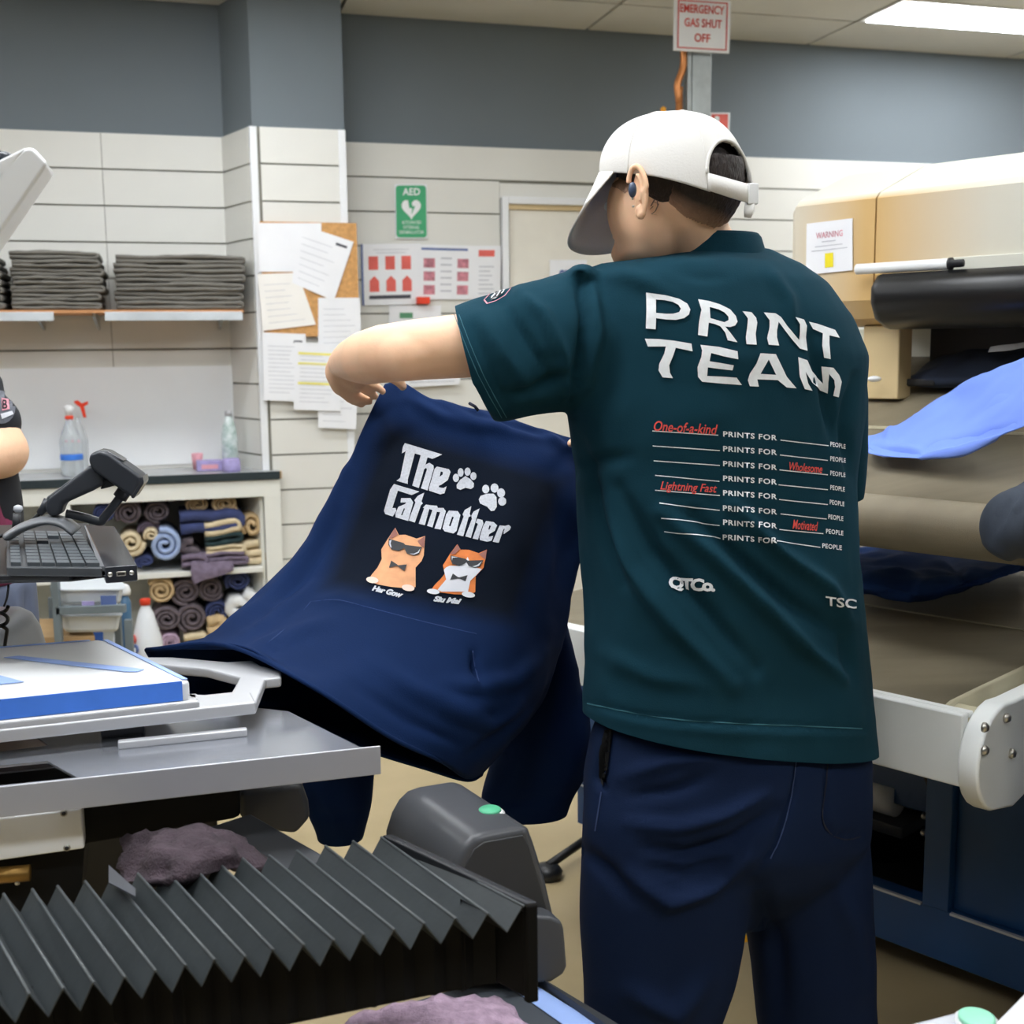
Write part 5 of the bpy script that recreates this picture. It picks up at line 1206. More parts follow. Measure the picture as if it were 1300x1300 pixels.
for i in range(25):
    th = math.pi - .70 + 1.40 * i / 24; a, b = capP(th, .0, 1.015), capP(th, .19, 1.02); o_ = (a - cc); o_.z = 0; o_ = o_.normalized() * .0022
    rings.append([a, b, b + o_, a + o_])
loft('strap', rings, M['cap'], cap)
bp = capP(math.pi + .08, .08, 1.03); boxf('buckle', bp + Vector((-.008, -.004, -.014)), Vector((.016, .004, 0)), Vector((.003, -.006, 0)), Z * .03, M['white_met'], cap, .002)
tube('strap_tail', [capP(math.pi + .05, .02, 1.03), capP(math.pi, -.08, 1.04), capP(math.pi - .02, -.15, 1.03)], [.007, .008, .005], M['cap'], cap, 10, .3)
pyd('top_button', *ell(capP(0, 1.55) + Z * .001, Vector((.008, 0, 0)), Vector((0, .008, 0)), Vector((0, 0, .003)), 14, 8), M['cap'], cap, True)
# brim: curved visor pointing down and forward
bd = (f * .36 - Z * .93).normalized(); rows_b = []
for j in range(9):
    r = []
    for i in range(21):
        th = math.radians(-64 + 128 * i / 20); p = capP(th, .02, 1.0); c_ = max(0, math.cos(th * 1.30)) ** .42
        side = abs(math.sin(th)) ** 2
        r.append(p + bd * (.128 * c_ * j / 8) + l * (.052 * math.sin(th) * j / 8))
    rows_b.append(r)
br = pyd('brim', *grid_vf(rows_b), M['cap'], cap, True); solid(br, .003)

# ---- trousers
lg = [((752, 960), (940, 960), 1.80, .1, .10), ((740, 1030), (945, 1030), 1.79, .1, .112), ((738, 1100), (950, 1100), 1.79, .10, .118), ((738, 1180), (943, 1180), 1.79, .1, .11), ((739, 1240), (929, 1240), 1.79, .1, .105), ((742, 1300), (908, 1300), 1.80, .09, .10), ((752, 1400), (890, 1400), 1.81, .08, .09), ((768, 1515), (872, 1515), 1.82, .06, .075)]
rg = [((910, 970), (1096, 970), 1.93, .09, .10), ((905, 1030), (1098, 1030), 1.93, .09, .112), ((915, 1095), (1100, 1095), 1.935, .09, .118), ((944, 1160), (1103, 1160), 1.94, .09, .11), ((955, 1230), (1107, 1230), 1.94, .08, .105), ((963, 1300), (1111, 1300), 1.95, .08, .10), ((975, 1390), (1105, 1390), 1.96, .07, .09), ((985, 1480), (1090, 1480), 1.96, .06, .075)]
pel = [((765, 905), (1082, 920), 1.86, .18, None), ((750, 940), (1096, 950), 1.86, .2, None), ((740, 1000), (1098, 1000), 1.86, .2, None), ((745, 1050), (1094, 1050), 1.86, .2, None), ((790, 1105), (1060, 1095), 1.86, .15, None), ((860, 1150), (1010, 1145), 1.86, .08, None), ((900, 1175), (980, 1170), 1.87, .04, None)]
tv = [loft_vf([ring2(a, b, y, h, .25, dpt=d) for a, b, y, h, d in lg]), loft_vf([ring2(a, b, y, h, .25, dpt=d) for a, b, y, h, d in rg]), loft_vf([ring2(a, b, y, h, YAW, .62) for a, b, y, h, d in pel])]
tr = union('trousers', tv, M['trouser'], man, .008, 14, .6)
folds(tr, S15([([(790, 985), (850, 965), (930, 962)], 9, .006), ([(800, 1010), (860, 1002), (900, 985)], 7, -.006), ([(800, 1045), (860, 1050), (920, 1035), (970, 1010)], 8, .008), ([(820, 1075), (870, 1085), (930, 1070), (985, 1030)], 8, -.009),
 ([(800, 1110), (850, 1145), (900, 1130), (950, 1090)], 10, .010), ([(830, 1100), (870, 1110), (920, 1095)], 6, -.006), ([(740, 1080), (775, 1110), (800, 1140)], 9, -.008), ([(1015, 940), (1005, 1010), (985, 1075), (960, 1110)], 2.5, -.004),
 ([(1052, 950), (1046, 1040), (1060, 1062), (1096, 1060)], 3, -.004), ([(1075, 960), (1096, 960)], 2.5, -.003), ([(768, 930), (758, 990), (768, 1000)], 4, -.010), ([(1060, 1120), (1085, 1180), (1095, 1260)], 12, .006), ([(800, 1260), (860, 1290), (900, 1240)], 12, .007), ([(960, 1130), (985, 1200), (990, 1290)], 14, -.010)]))
ripple(tr, .005, 8, 11)
cut(tr, lambda c, n: n.z > .8 and c.z > .83)
for (x, y), sd in (((.245, 1.82), 1), ((.52, 1.96), 1)):
    s_ = union('shoe', [ell(Vector((x - .05, y + .06, .035)), Vector((-.10, .11, 0)), Vector((.035, .032, 0)), Z * .038), ell(Vector((x, y, .05)), Vector((.045, 0, 0)), Vector((0, .045, 0)), Z * .05)], M['shoe'], man, .006, 3)
    co = getco(s_); co[:, 2] = np.maximum(co[:, 2], .001); setco(s_, co)
for dy, c in ((0, 'tee_dark'),): pass

# ---- prints on the T-shirt back
z7 = lambda P: [(810 + x / 4.815, 360 + y / 4.815) for x, y in P]
LET = {
 'P': [[(50, 55), (110, 62), (180, 75), (250, 95), (300, 125), (318, 160), (310, 190), (280, 212), (230, 223), (170, 220), (110, 212), (108, 280), (48, 275), (52, 160)], [(110, 98), (110, 180), (170, 186), (215, 185), (250, 175), (260, 155), (245, 132), (210, 113), (160, 102)]],
 'R': [[(365, 98), (430, 108), (500, 130), (560, 160), (595, 200), (605, 235), (590, 258), (560, 267), (530, 264), (560, 300), (605, 360), (545, 348), (530, 300), (500, 262), (465, 248), (430, 240), (422, 325), (365, 315), (370, 240), (385, 160)], [(435, 145), (440, 212), (480, 225), (525, 238), (550, 225), (550, 205), (525, 178), (490, 160)]],
 'I': [[(635, 170), (690, 177), (718, 210), (725, 240), (715, 310), (722, 375), (660, 372), (655, 330), (665, 260), (668, 215)]],
 'N': [[(765, 178), (835, 183), (870, 205), (910, 260), (980, 345), (985, 300), (985, 250), (958, 205), (1010, 222), (1028, 260), (1020, 330), (1030, 412), (985, 398), (940, 345), (855, 235), (845, 290), (845, 330), (858, 380), (795, 375), (785, 335), (800, 270), (800, 225)]],
 'T': [[(1040, 235), (1095, 248), (1200, 285), (1228, 333), (1165, 318), (1165, 370), (1173, 462), (1135, 452), (1122, 380), (1125, 305), (1065, 278)]],
 't': [[(42, 337), (130, 340), (220, 350), (325, 368), (332, 415), (230, 393), (215, 440), (190, 500), (195, 545), (213, 578), (150, 573), (125, 530), (130, 490), (160, 430), (170, 385), (60, 385)]],
 'E': [[(380, 375), (490, 388), (605, 415), (610, 463), (520, 445), (445, 425), (435, 475), (500, 485), (582, 500), (575, 530), (500, 522), (425, 512), (420, 565), (500, 568), (600, 575), (632, 620), (520, 612), (390, 600), (365, 570), (362, 510), (385, 450), (390, 410)]],
 'A': [[(745, 427), (838, 432), (862, 480), (905, 570), (965, 640), (905, 635), (850, 590), (725, 585), (735, 630), (680, 627), (668, 590), (680, 550), (720, 490)], [(795, 465), (745, 552), (840, 558)]],
 'M': [[(975, 450), (1030, 470), (1060, 540), (1130, 610), (1125, 560), (1120, 505), (1190, 515), (1225, 560), (1240, 600), (1222, 695), (1190, 685), (1200, 630), (1195, 590), (1165, 550), (1158, 670), (1110, 650), (1060, 605), (1020, 540), (1035, 610), (1062, 655), (1015, 645), (985, 570)]]}
for k, P in LET.items(): decal('letter', poly_bm([z7(p) for p in P]), shb, M['print_w'], tee, .0016, 8)
z1 = lambda x, y: (700 + x / 3.171, 300 + y / 3.171)
def tquad(x0, y0, x1, y1, h):   # baseline-centre line in zoom pixels, letter height h
    a, b = z1(x0, y0 + h / 2), z1(x1, y1 + h / 2); c, d = z1(x1, y1 - h / 2), z1(x0, y0 - h / 2); return [a, b, c, d]
def stroke(p, q, wd=.55): return poly_bm([[(p[0], p[1] - wd), (q[0], q[1] - wd), (q[0], q[1] + wd), (p[0], p[1] + wd)]])
LN = [((407, 783), (670, 800)), ((408, 843), (677, 862)), ((412, 903), (677, 922)), ((418, 962), (675, 986)), ((418, 1022), (677, 1043)), ((435, 1075), (677, 1103)), ((443, 1133), (677, 1163)), ((455, 1188), (680, 1214))]
RN = [((920, 820), (1113, 843)), ((918, 880), (1110, 902)), ((916, 940), (1110, 960)), ((912, 1000), (1110, 1020)), ((914, 1059), (1110, 1080)), ((920, 1117), (1105, 1138)), ((915, 1180), (1092, 1197)), ((905, 1227), (1080, 1252))]
CY = [803, 862, 922, 981, 1040, 1101, 1158, 1217]
PE = [(1120, 840, 1182), (1120, 897, 1182), (1120, 955, 1180), (1120, 1013, 1178), (1118, 1072, 1176), (1112, 1131, 1172), (1103, 1189, 1172), (1088, 1248, 1166)]
bl = merge_bm([stroke(z1(*a), z1(*b)) for a, b in LN + RN]); o = decal('blank_lines', bl, shb, M['print_w'], tee, .0014, 8); o['kind'] = 'stuff'
for i, cy in enumerate(CY):
    o = decal('print_line', quadmap(text_bm('PRINTS FOR', .022, 0, 1.12), tquad(690, cy - 8, 906, cy + 8, 22)), shb, M['print_w'], tee, .0014, 8); o['kind'] = 'stuff'
    x0, y, x1 = PE[i]; o = decal('print_line', quadmap(text_bm('PEOPLE', .02, 0, 1.1), tquad(x0, y - 3, x1, y + 6, 19)), shb, M['print_w'], tee, .0014, 8); o['kind'] = 'stuff'
for s_, q in (('One-of-a-kind', (413, 762, 668, 778, 42)), ('Wholesome', (955, 925, 1087, 937, 34)), ('Lightning Fast', (438, 1008, 665, 1020, 44)), ('Motivated', (968, 1158, 1070, 1168, 38))):
    o = decal('handwriting', quadmap(text_bm(s_, .012, .3, 1.0), tquad(*q)), shb, M['red_hand'], tee, .0018, 8); o['kind'] = 'stuff'
def lz(x, y): return (700 + x / 3.171, 650 + y / 3.171)
def lq(x0, y0, x1, y1, h): return [lz(x0, y0 + h / 2), lz(x1, y1 + h / 2), lz(x1, y1 - h / 2), lz(x0, y0 - h / 2)]
o = decal('logo', quadmap(text_bm('QTCo.', .05, 0, .82), lq(470, 288, 658, 300, 58)), shb, M['print_w'], tee, .0016, 6); o['kind'] = 'stuff'
o = decal('logo', quadmap(text_bm('TSC', .02, 0, 1.0), lq(1103, 355, 1225, 372, 38)), shb, M['print_w'], tee, .0016, 6); o['kind'] = 'stuff'
# sleeve emblem: outlined badge
def ringpts(P, wd): return P
em = [(614, 382), (622, 374), (634, 366), (645, 362), (650, 366), (642, 376), (630, 383), (618, 387)]
def outline(P, wd):
    c = (sum(p[0] for p in P) / len(P), sum(p[1] for p in P) / len(P)); inn = [(c[0] + (x - c[0]) * (1 - wd), c[1] + (y - c[1]) * (1 - wd)) for x, y in P]; return poly_bm([P, inn[::-1]])
decal('emblem', outline(em, .09), shb, M['ink_pink'], tee, .0016, 6); decal('emblem', poly_bm([[(622, 378), (630, 371), (640, 367), (641, 371), (632, 378), (624, 382)]]), shb, M['black_btn'], tee, .0014, 6)
o = decal('emblem_letters', merge_bm([stroke((624, 379), (629, 374), .8), stroke((631, 377), (636, 370), .8), stroke((637, 374), (641, 369), .8)]), shb, M['print_w'], tee, .002, 6); o['kind'] = 'stuff'

# ---- second person, cut off by the left edge
p2 = thing('person', 'person in a black T-shirt with a round sleeve badge, cut off by the left edge', 'person')
Y2 = 2.5
tv = [loft_vf([vring(l, r, Y2, d) for l, r, d in (((-170, 425), (-95, 425), .06), ((-215, 450), (-30, 450), .09), ((-240, 480), (0, 480), .11), ((-235, 560), (15, 560), .115), ((-228, 640), (27, 640), .12), ((-228, 700), (30, 700), .12), ((-226, 740), (30, 740), .12))])]
tv += chain_vf([onY(-72, 480, Y2), onY(-42, 512, Y2 - .02), onY(-12, 536, Y2 - .03)], [.070, .064, .062], 20) + chain_vf([onY(-215, 485, Y2), onY(-245, 530, Y2), onY(-255, 555, Y2)], [.07, .066, .064], 16)
t2 = union('t_shirt', tv, M['black_tee'], p2, .008, 6)
ar_ = [onY(-55, 480, Y2), onY(-20, 530, Y2 - .03), onY(0, 573, Y2 - .04), onY(-60, 590, Y2 - .16), onY(-130, 590, Y2 - .26), onY(-165, 588, Y2 - .28)]
bp_ = chain_vf(ar_, [.05, .052, .058, .045, .033, .027], 18)
bp_ += chain_vf([ar_[-1], onY(-190, 590, Y2 - .28)], [.028, .026])
for k in range(4): bp_ += chain_vf([onY(-188, 582 + 8 * k, Y2 - .28), onY(-205, 584 + 8 * k, Y2 - .28), onY(-212 + k, 592 + 8 * k, Y2 - .26)], [.0095, .009, .0075], 8)
bp_ += chain_vf([onY(-172, 578, Y2 - .29), onY(-188, 570, Y2 - .31), onY(-198, 572, Y2 - .31)], [.012, .0105, .009], 8)
bp_ += chain_vf([onY(-215, 485, Y2), onY(-255, 570, Y2), onY(-240, 620, Y2 - .15), onY(-180, 610, Y2 - .27)], [.05, .045, .04, .026], 16)
bp_ += chain_vf([onY(-130, 470, Y2), onY(-130, 420, Y2), onY(-128, 385, Y2 - .02)], [.07, .055, .055], 16) + [ell(onY(-130, 340, Y2 - .02), Vector((.075, 0, 0)), Vector((0, .095, 0)), Vector((0, 0, .115)))] + [ell(onY(-130, 355, Y2 - .115), Vector((.012, 0, 0)), Vector((0, .016, 0)), Vector((0, 0, .018)))]
bp_ += [loft_vf([vring((l[0] + 15, l[1]), (r[0] - 15, r[1]), Y2, .09) for l, r in (((-225, 480), (-20, 480)), ((-220, 740), (20, 740)))])]
bp_ += chain_vf([Vector((-1.15, 2.5, .85)), Vector((-1.17, 2.5, .45)), Vector((-1.17, 2.5, .07))], [.08, .06, .045]) + chain_vf([Vector((-1.42, 2.5, .85)), Vector((-1.44, 2.5, .45)), Vector((-1.44, 2.5, .07))], [.08, .06, .045])
union('body', bp_, M['skin_arm'], p2, .006, 5)
pyd('hair', *ell(onY(-130, 325, Y2 + .005), Vector((.085, 0, 0)), Vector((0, .10, 0)), Vector((0, 0, .105))), M['hair'], p2, True)
for dx in (-10, 10): pyd('eye', *ell(onY(-130 + dx * 1.8, 342, Y2 - .105), Vector((.011, 0, 0)), Vector((0, .01, 0)), Vector((0, 0, .008)), 12, 8), M['white_met'], p2, True)
sh2 = bvh(t2)
decal('badge', poly_bm([[(2 + 17 * math.cos(a) , 517 + 21 * math.sin(a)) for a in np.linspace(0, 2 * math.pi, 20)[:-1]]]), sh2, mat('badge_grey', '#5d6068', .8), t2, .0015, 5)
decal('badge', poly_bm([[(1, 506), (10, 508), (11, 520), (2, 522)]]), sh2, M['ink_pink'], t2, .003, 5); o = decal('badge_letters', quadmap(text_bm('B', .02), [(2, 520), (8, 520), (8, 509), (2, 509)]), sh2, M['black_tee'], t2, .004, 5)
decal('badge', poly_bm([[(0, 526), (14, 522), (16, 526), (2, 532)]]), sh2, M['ink'], t2, .003, 5)
ap = union('apron', [loft_vf([vring((-200, y), (x, y + 2), Y2 - .035, .105) for x, y in ((-6, 588), (4, 610), (14, 650), (22, 680), (24, 740))])], M['maroon'], p2, .008, 5)
folds(ap, [([(0, 600), (6, 640), (16, 680)], 5, -.01)])
lg2 = [loft_vf([vring((-100, 735), (42, 735), Y2, .11), vring((-95, 830), (50, 830), Y2, .105), vring((-85, 1000), (40, 1000), Y2, .09), vring((-75, 1280), (25, 1280), Y2, .08)]), loft_vf([vring((-240, 735), (-95, 735), Y2, .11), vring((-240, 1000), (-120, 1000), Y2, .09), vring((-230, 1280), (-130, 1280), Y2, .08)]), loft_vf([vring((-225, 690), (26, 690), Y2, .115), vring((-235, 770), (40, 770), Y2, .11)])]
tr2 = union('trousers', lg2, M['grey_pants'], p2, .01, 8); folds(tr2, [([(18, 745), (22, 800), (30, 850)], 6, .012), ([(34, 745), (38, 800)], 4, -.01)])
for x in (-1.19, -1.44): s_ = union('shoe', [ell(Vector((x, 2.44, .04)), Vector((.045, 0, 0)), Vector((0, .14, 0)), Z * .042)], M['shoe'], p2, .008, 2); co = getco(s_); co[:, 2] = np.maximum(co[:, 2], .001); setco(s_, co)
# ---- third person, only a sleeve in view at the right edge
p3 = thing('person', 'person at the right edge, only a charcoal T-shirt sleeve in view by the belts', 'person')
Y3 = 1.72
tv = chain_vf([onY(1395, 640, Y3 + .05), onY(1340, 655, Y3), onY(1308, 662, Y3 - .02)], [.088, .068, .056], 22) + [ell(onY(1283, 665, Y3 - .02), Vector((.040, 0, -.008)), Vector((0, .055, 0)), Vector((.012, 0, .050)))]
tv += [loft_vf([circle(onY(x, y, Y3 + .1), RV * r, FW * .12, 28) for x, y, r in ((1400, 600, .08), (1440, 620, .17), (1490, 720, .2), (1520, 860, .19), (1530, 960, .19))])]
t3 = union('t_shirt', tv, mat('charcoal_tee', '#2e3642', .85, bump=.1, bscale=400), p3, .007, 6)
folds(t3, [([(1300, 616), (1280, 640), (1266, 672)], 5, -.010), ([(1275, 632), (1264, 655), (1258, 680)], 4, -.007), ([(1250, 690), (1275, 705), (1300, 716)], 5, .005), ([(1300, 640), (1288, 655), (1290, 668)], 5, -.006)])
bp_ = chain_vf([onY(1395, 650, Y3 + .05), onY(1345, 680, Y3), onY(1342, 712, Y3), onY(1350, 750, Y3 + .04), onY(1360, 700, Y3 + .12), onY(1350, 560, Y3 + .3)], [.05, .045, .040, .04, .034, .027], 16)
hw = onY(1350, 560, Y3 + .3); bp_ += chain_vf([hw, onY(1338, 540, Y3 + .3)], [.027, .027])
for k in range(4): bp_ += chain_vf([onY(1338 + 7 * k, 532, Y3 + .3), onY(1332 + 7 * k, 515, Y3 + .3), onY(1328 + 7 * k, 502, Y3 + .3)], [.0095, .009, .0075], 8)
bp_ += chain_vf([onY(1340, 548, Y3 + .29), onY(1328, 536, Y3 + .28), onY(1322, 524, Y3 + .28)], [.012, .0105, .009], 8)
bp_ += chain_vf([onY(1430, 640, Y3 + .1), onY(1415, 570, Y3 + .12), onY(1405, 540, Y3 + .12)], [.09, .055, .055]) + [ell(onY(1395, 490, Y3 + .14), Vector((.08, 0, 0)), Vector((0, .09, 0)), Vector((0, 0, .11)))]
bp_ += chain_vf([onY(1500, 700, Y3 + .1), onY(1525, 950, Y3 + .1)], [.1, .1]) 
b3 = onY(1525, 950, Y3 + .1); fx = b3.x
for s_ in (-.1, .1): bp_ += chain_vf([Vector((fx + s_, b3.y, b3.z)), Vector((fx + s_, b3.y, .45)), Vector((fx + s_, b3.y, .07))], [.08, .06, .045])
union('body', bp_, M['skin_arm'], p3, .006, 5)
pyd('hair', *ell(onY(1398, 480, Y3 + .13), Vector((.088, 0, 0)), Vector((0, .096, 0)), Vector((0, 0, .10))), M['hair'], p3, True)
tv = [loft_vf([circle(Vector((fx + s_, b3.y, z)), Vector((r, 0, 0)), Vector((0, r, 0)), 20) for z, r in ((b3.z + .02, .12), (.45, .09), (.1, .08))]) for s_ in (-.1, .1)] + [ell(Vector((fx, b3.y, b3.z + .02)), Vector((.2, 0, 0)), Vector((0, .13, 0)), Z * .12)]
union('trousers', tv, M['trouser'], p3, .01, 8)
for s_ in (-.1, .1): q_ = union('shoe', [ell(Vector((fx + s_, b3.y + .05, .04)), Vector((.045, 0, 0)), Vector((0, .14, 0)), Z * .042)], M['shoe'], p3, .008, 2); co = getco(q_); co[:, 2] = np.maximum(co[:, 2], .001); setco(q_, co)

# stitched lines on the T-shirt and trousers
def line_decal(name, P, wd, tree, m, par, lift=.0012):
    q = [(v.x, v.y) for v in crom([(a, b, 0) for a, b in P], 5)]; bms = []
    for a, b in zip(q, q[1:]):
        d = Vector((b[0] - a[0], b[1] - a[1])).normalized(); n_ = Vector((-d.y, d.x)) * wd; bms.append(poly_bm([[(a[0] - n_.x, a[1] - n_.y), (b[0] - n_.x, b[1] - n_.y), (b[0] + n_.x, b[1] + n_.y), (a[0] + n_.x, a[1] + n_.y)]]))
    return decal(name, merge_bm(bms), tree, m, par, lift, 0)
trb = bvh(tr)
for P in ([(746, 893), (790, 902), (850, 912), (930, 918), (1010, 921), (1094, 925)],): tag(line_decal('hem_stitch', P, .8, shb, M['tee_dark'], tee), kind='stuff')
for dx in (0, 6): tag(line_decal('sleeve_stitch', [(577 + dx, 400), (592 + dx, 440), (612 + dx, 485), (637 + dx, 530)], .45, shb, M['tee_dark'], tee), kind='stuff')
M['tr_seam'] = mat('trouser_seam', '#0b1428', .9); M['tr_light'] = mat('trouser_stitch', '#2a3b60', .9)
for P, m_ in (([(1012, 950), (1005, 1010), (992, 1060), (978, 1090)], 'tr_light'), ([(1052, 952), (1048, 1000), (1044, 1040), (1056, 1060), (1075, 1066), (1092, 1062)], 'tr_seam'), ([(1055, 960), (1092, 958)], 'tr_seam'), ([(764, 1005), (760, 1030), (756, 1055)], 'tr_light')): tag(line_decal('seam', P, .9, trb, M[m_], tr), kind='stuff')
decal('pocket_shade', poly_bm([[(769, 926), (779, 926), (773, 975), (766, 1000), (760, 985), (761, 955)]]), trb, M['deep_black'], tr, .0035, 4)  # shade inside the pocket painted as a flat dark patch

for o in (tr, tr2): co = getco(o); co[:, 2] = np.maximum(co[:, 2], .012); setco(o, co)
# ================================================================== HOODIE HELD BY THE PERSON
hd = thing('hoodie', 'navy hooded sweatshirt printed The Catmother held up by its shoulders', 'hoodie')
front = [
 [(488, 487, 2.08), (510, 484, 2.07), (545, 505, 2.06), (600, 522, 2.06), (640, 533, 2.07), (690, 545, 2.09), (727, 556, 2.11)],
 [(468, 535, 2.07), (505, 540, 2.04), (550, 550, 2.03), (605, 560, 2.03), (655, 570, 2.03), (705, 580, 2.06), (740, 590, 2.10)],
 [(436, 610, 2.05), (490, 612, 2.00), (545, 618, 1.98), (605, 625, 1.98), (660, 632, 1.98), (712, 640, 2.02), (740, 645, 2.08)],
 [(392, 680, 2.02), (455, 685, 1.96), (525, 690, 1.92), (595, 700, 1.91), (655, 706, 1.92), (700, 712, 1.98), (730, 712, 2.05)],
 [(338, 745, 1.97), (410, 752, 1.89), (490, 762, 1.84), (575, 775, 1.83), (645, 780, 1.86), (690, 785, 1.93), (716, 780, 2.02)],
 [(276, 800, 1.88), (360, 800, 1.80), (455, 825, 1.74), (555, 850, 1.74), (630, 855, 1.79), (678, 862, 1.88), (702, 855, 1.99)],
 [(232, 815, 1.82), (320, 825, 1.74), (420, 862, 1.66), (520, 905, 1.68), (600, 925, 1.74), (652, 925, 1.84), (680, 900, 1.95)],
 [(186, 825, 1.78), (285, 819, 1.72), (390, 868, 1.62), (496, 936, 1.64), (560, 966, 1.70), (592, 986, 1.78), (612, 980, 1.86)]]
back = [
 [(488, 489, 2.10), (510, 488, 2.12), (545, 510, 2.13), (600, 528, 2.13), (640, 540, 2.13), (690, 550, 2.13), (727, 558, 2.13)],
 [(470, 537, 2.10), (505, 545, 2.15), (550, 556, 2.17), (605, 566, 2.17), (655, 575, 2.17), (705, 584, 2.16), (738, 592, 2.13)],
 [(440, 612, 2.08), (490, 620, 2.15), (545, 628, 2.18), (605, 640, 2.18), (660, 645, 2.18), (712, 650, 2.16), (738, 647, 2.12)],
 [(396, 682, 2.05), (455, 700, 2.13), (525, 712, 2.16), (595, 725, 2.17), (655, 728, 2.16), (700, 725, 2.14), (728, 714, 2.09)],
 [(343, 747, 2.00), (410, 775, 2.08), (490, 792, 2.11), (575, 800, 2.12), (645, 805, 2.12), (690, 798, 2.10), (714, 783, 2.06)],
 [(280, 803, 1.91), (360, 835, 1.99), (455, 862, 2.02), (555, 882, 2.03), (630, 884, 2.04), (678, 875, 2.04), (700, 858, 2.02)],
 [(236, 820, 1.85), (300, 868, 1.92), (420, 898, 1.92), (520, 930, 1.93), (590, 944, 1.95), (645, 938, 1.96), (678, 904, 1.98)],
 [(188, 829, 1.80), (232, 888, 1.84), (340, 906, 1.82), (460, 950, 1.79), (540, 975, 1.80), (592, 990, 1.83), (612, 983, 1.89)]]
gf = grid_surf([[onY(*p) for p in r] for r in front], 14, 14); gb = grid_surf([[onY(*p) for p in r] for r in back], 14, 14)
rings = [list(a) + list(reversed(b)) for a, b in zip(gf, gb)]
vs, fs = loft_vf(rings, cap=False); n = len(rings[0]); nf_ = len(gf[0])
for i in range(nf_ - 1): fs.append((i, i + 1, n - 2 - i, n - 1 - i))     # shoulder line closed
hb = pyd('sweatshirt_body', vs, fs, M['hoodie'], hd, True)
folds(hb, [
 ([(505, 505), (500, 560), (470, 620)], 12, -.006), ([(560, 512), (600, 540), (650, 548), (700, 560)], 7, .010), ([(520, 505), (560, 530), (610, 548)], 8, .009), ([(620, 525), (650, 545), (690, 552)], 5, -.008), ([(690, 550), (725, 575)], 6, .008),
 ([(440, 600), (400, 690), (340, 770), (270, 812)], 10, .014), ([(430, 660), (385, 735), (320, 800)], 8, -.010), ([(395, 745), (345, 790), (300, 815)], 7, .012), ([(420, 790), (360, 812), (310, 828)], 8, .010), ([(400, 765), (435, 760), (470, 770)], 7, .006),
 ([(600, 830), (602, 850), (608, 870)], 5, -.012), ([(560, 870), (610, 872), (650, 865), (690, 830)], 10, .012), ([(470, 840), (530, 880), (590, 900), (650, 890)], 12, .012), ([(450, 870), (520, 915), (580, 945)], 8, -.008), ([(560, 900), (620, 920), (660, 900)], 9, .012), ([(590, 960), (640, 930), (690, 880)], 8, -.008),
 ([(725, 600), (735, 680), (730, 760), (705, 820)], 9, .010), ([(700, 600), (715, 700), (700, 780)], 11, -.008), ([(380, 800), (352, 818), (345, 832)], 3, -.006), ([(600, 826), (603, 862)], 3, -.008),
 ([(286, 826), (340, 848), (392, 876), (440, 910), (500, 945), (560, 974)], 5, .004)])
ripple(hb, .007, 7, 2); ripple(hb, .002, 22, 4)
x, y = npx(getco(hb)); cx = getco(hb)
def qin(x, y):   # soft rectangle of dried pretreatment liquid around the print
    P = [(487, 533), (722, 608), (655, 795), (408, 748)]; d = 1e9; ins = []
    for (x0, y0), (x1, y1) in zip(P, P[1:] + P[:1]): L_ = math.hypot(x1 - x0, y1 - y0); ins.append(((x1 - x0) * (y - y0) - (y1 - y0) * (x - x0)) / L_)
    return min(ins)
nf2 = set(i * n + j for i in range(len(rings)) for j in range(nf_))
st_ = [max(0, min(1, (qin(x[i], y[i]) + 9) / 26)) * .92 if i in nf2 else 0 for i in range(len(x))]
hb.data.attributes.new('stain', 'FLOAT', 'POINT').data.foreach_set('value', st_)
htree = bvh(hb); solid(hb, .0035, 0)
# hem rib, pocket seams, hood, sleeves
def on_h(pts, lift=.0015):
    out = []
    for px, py in pts:
        d = ray(px, py); h, nn_, i, ds = htree.ray_cast(CAMP, d.normalized()); 
        if h: out.append(h - d.normalized() * lift)
    return out
M['seam'] = mat('hoodie_seam', '#1b3563', .85)
for P in ([(395, 764), (430, 762), (470, 772), (540, 790), (605, 805)], [(395, 764), (372, 790), (338, 818)], [(600, 826), (603, 845), (608, 866)]): 
    q = on_h(crom([(a, b, 0) for a, b in P], 6) and [(v.x, v.y) for v in crom([(a, b, 0) for a, b in P], 6)])
    if len(q) > 2: tube('pocket_seam', q, .0012, M['seam'], hd, 6)
q = [rings[-1][j] for j in range(0, n, 2)]; tube('hem_rim', q + [q[0]], .0035, M['hoodie'], hd, 8)
# inner lining seen through the hem opening
hi = [[(p * .985 + c_ * .015) for p in r] for r, c_ in zip(rings[4:], [sum(r, Vector()) / len(r) for r in rings[4:]])]
def sleeve(name, P):
    rr = []
    for cx_, cy_, hw_, Y_, dr in P:
        a, b = onY(cx_ - hw_, cy_, Y_), onY(cx_ + hw_, cy_, Y_); rr.append(circle((a + b) / 2, (b - a) / 2, Vector((0, dr, 0)), 36))
    cols = list(zip(*rr)); dense = [crom(c, 6) for c in cols]; rr = [list(r) for r in zip(*dense)]
    o = loft(name, rr, M['hoodie'], hd, cap=False); return o, rr
s1, r1 = sleeve('sleeve', [(708, 580, 14, 2.15, .03), (712, 660, 16, 2.17, .045), (700, 760, 18, 2.15, .055), (698, 830, 30, 2.12, .06), (696, 880, 41, 2.10, .065), (692, 930, 55, 2.08, .07), (682, 980, 62, 2.07, .068), (670, 1012, 58, 2.06, .06), (666, 1032, 53, 2.06, .055)])
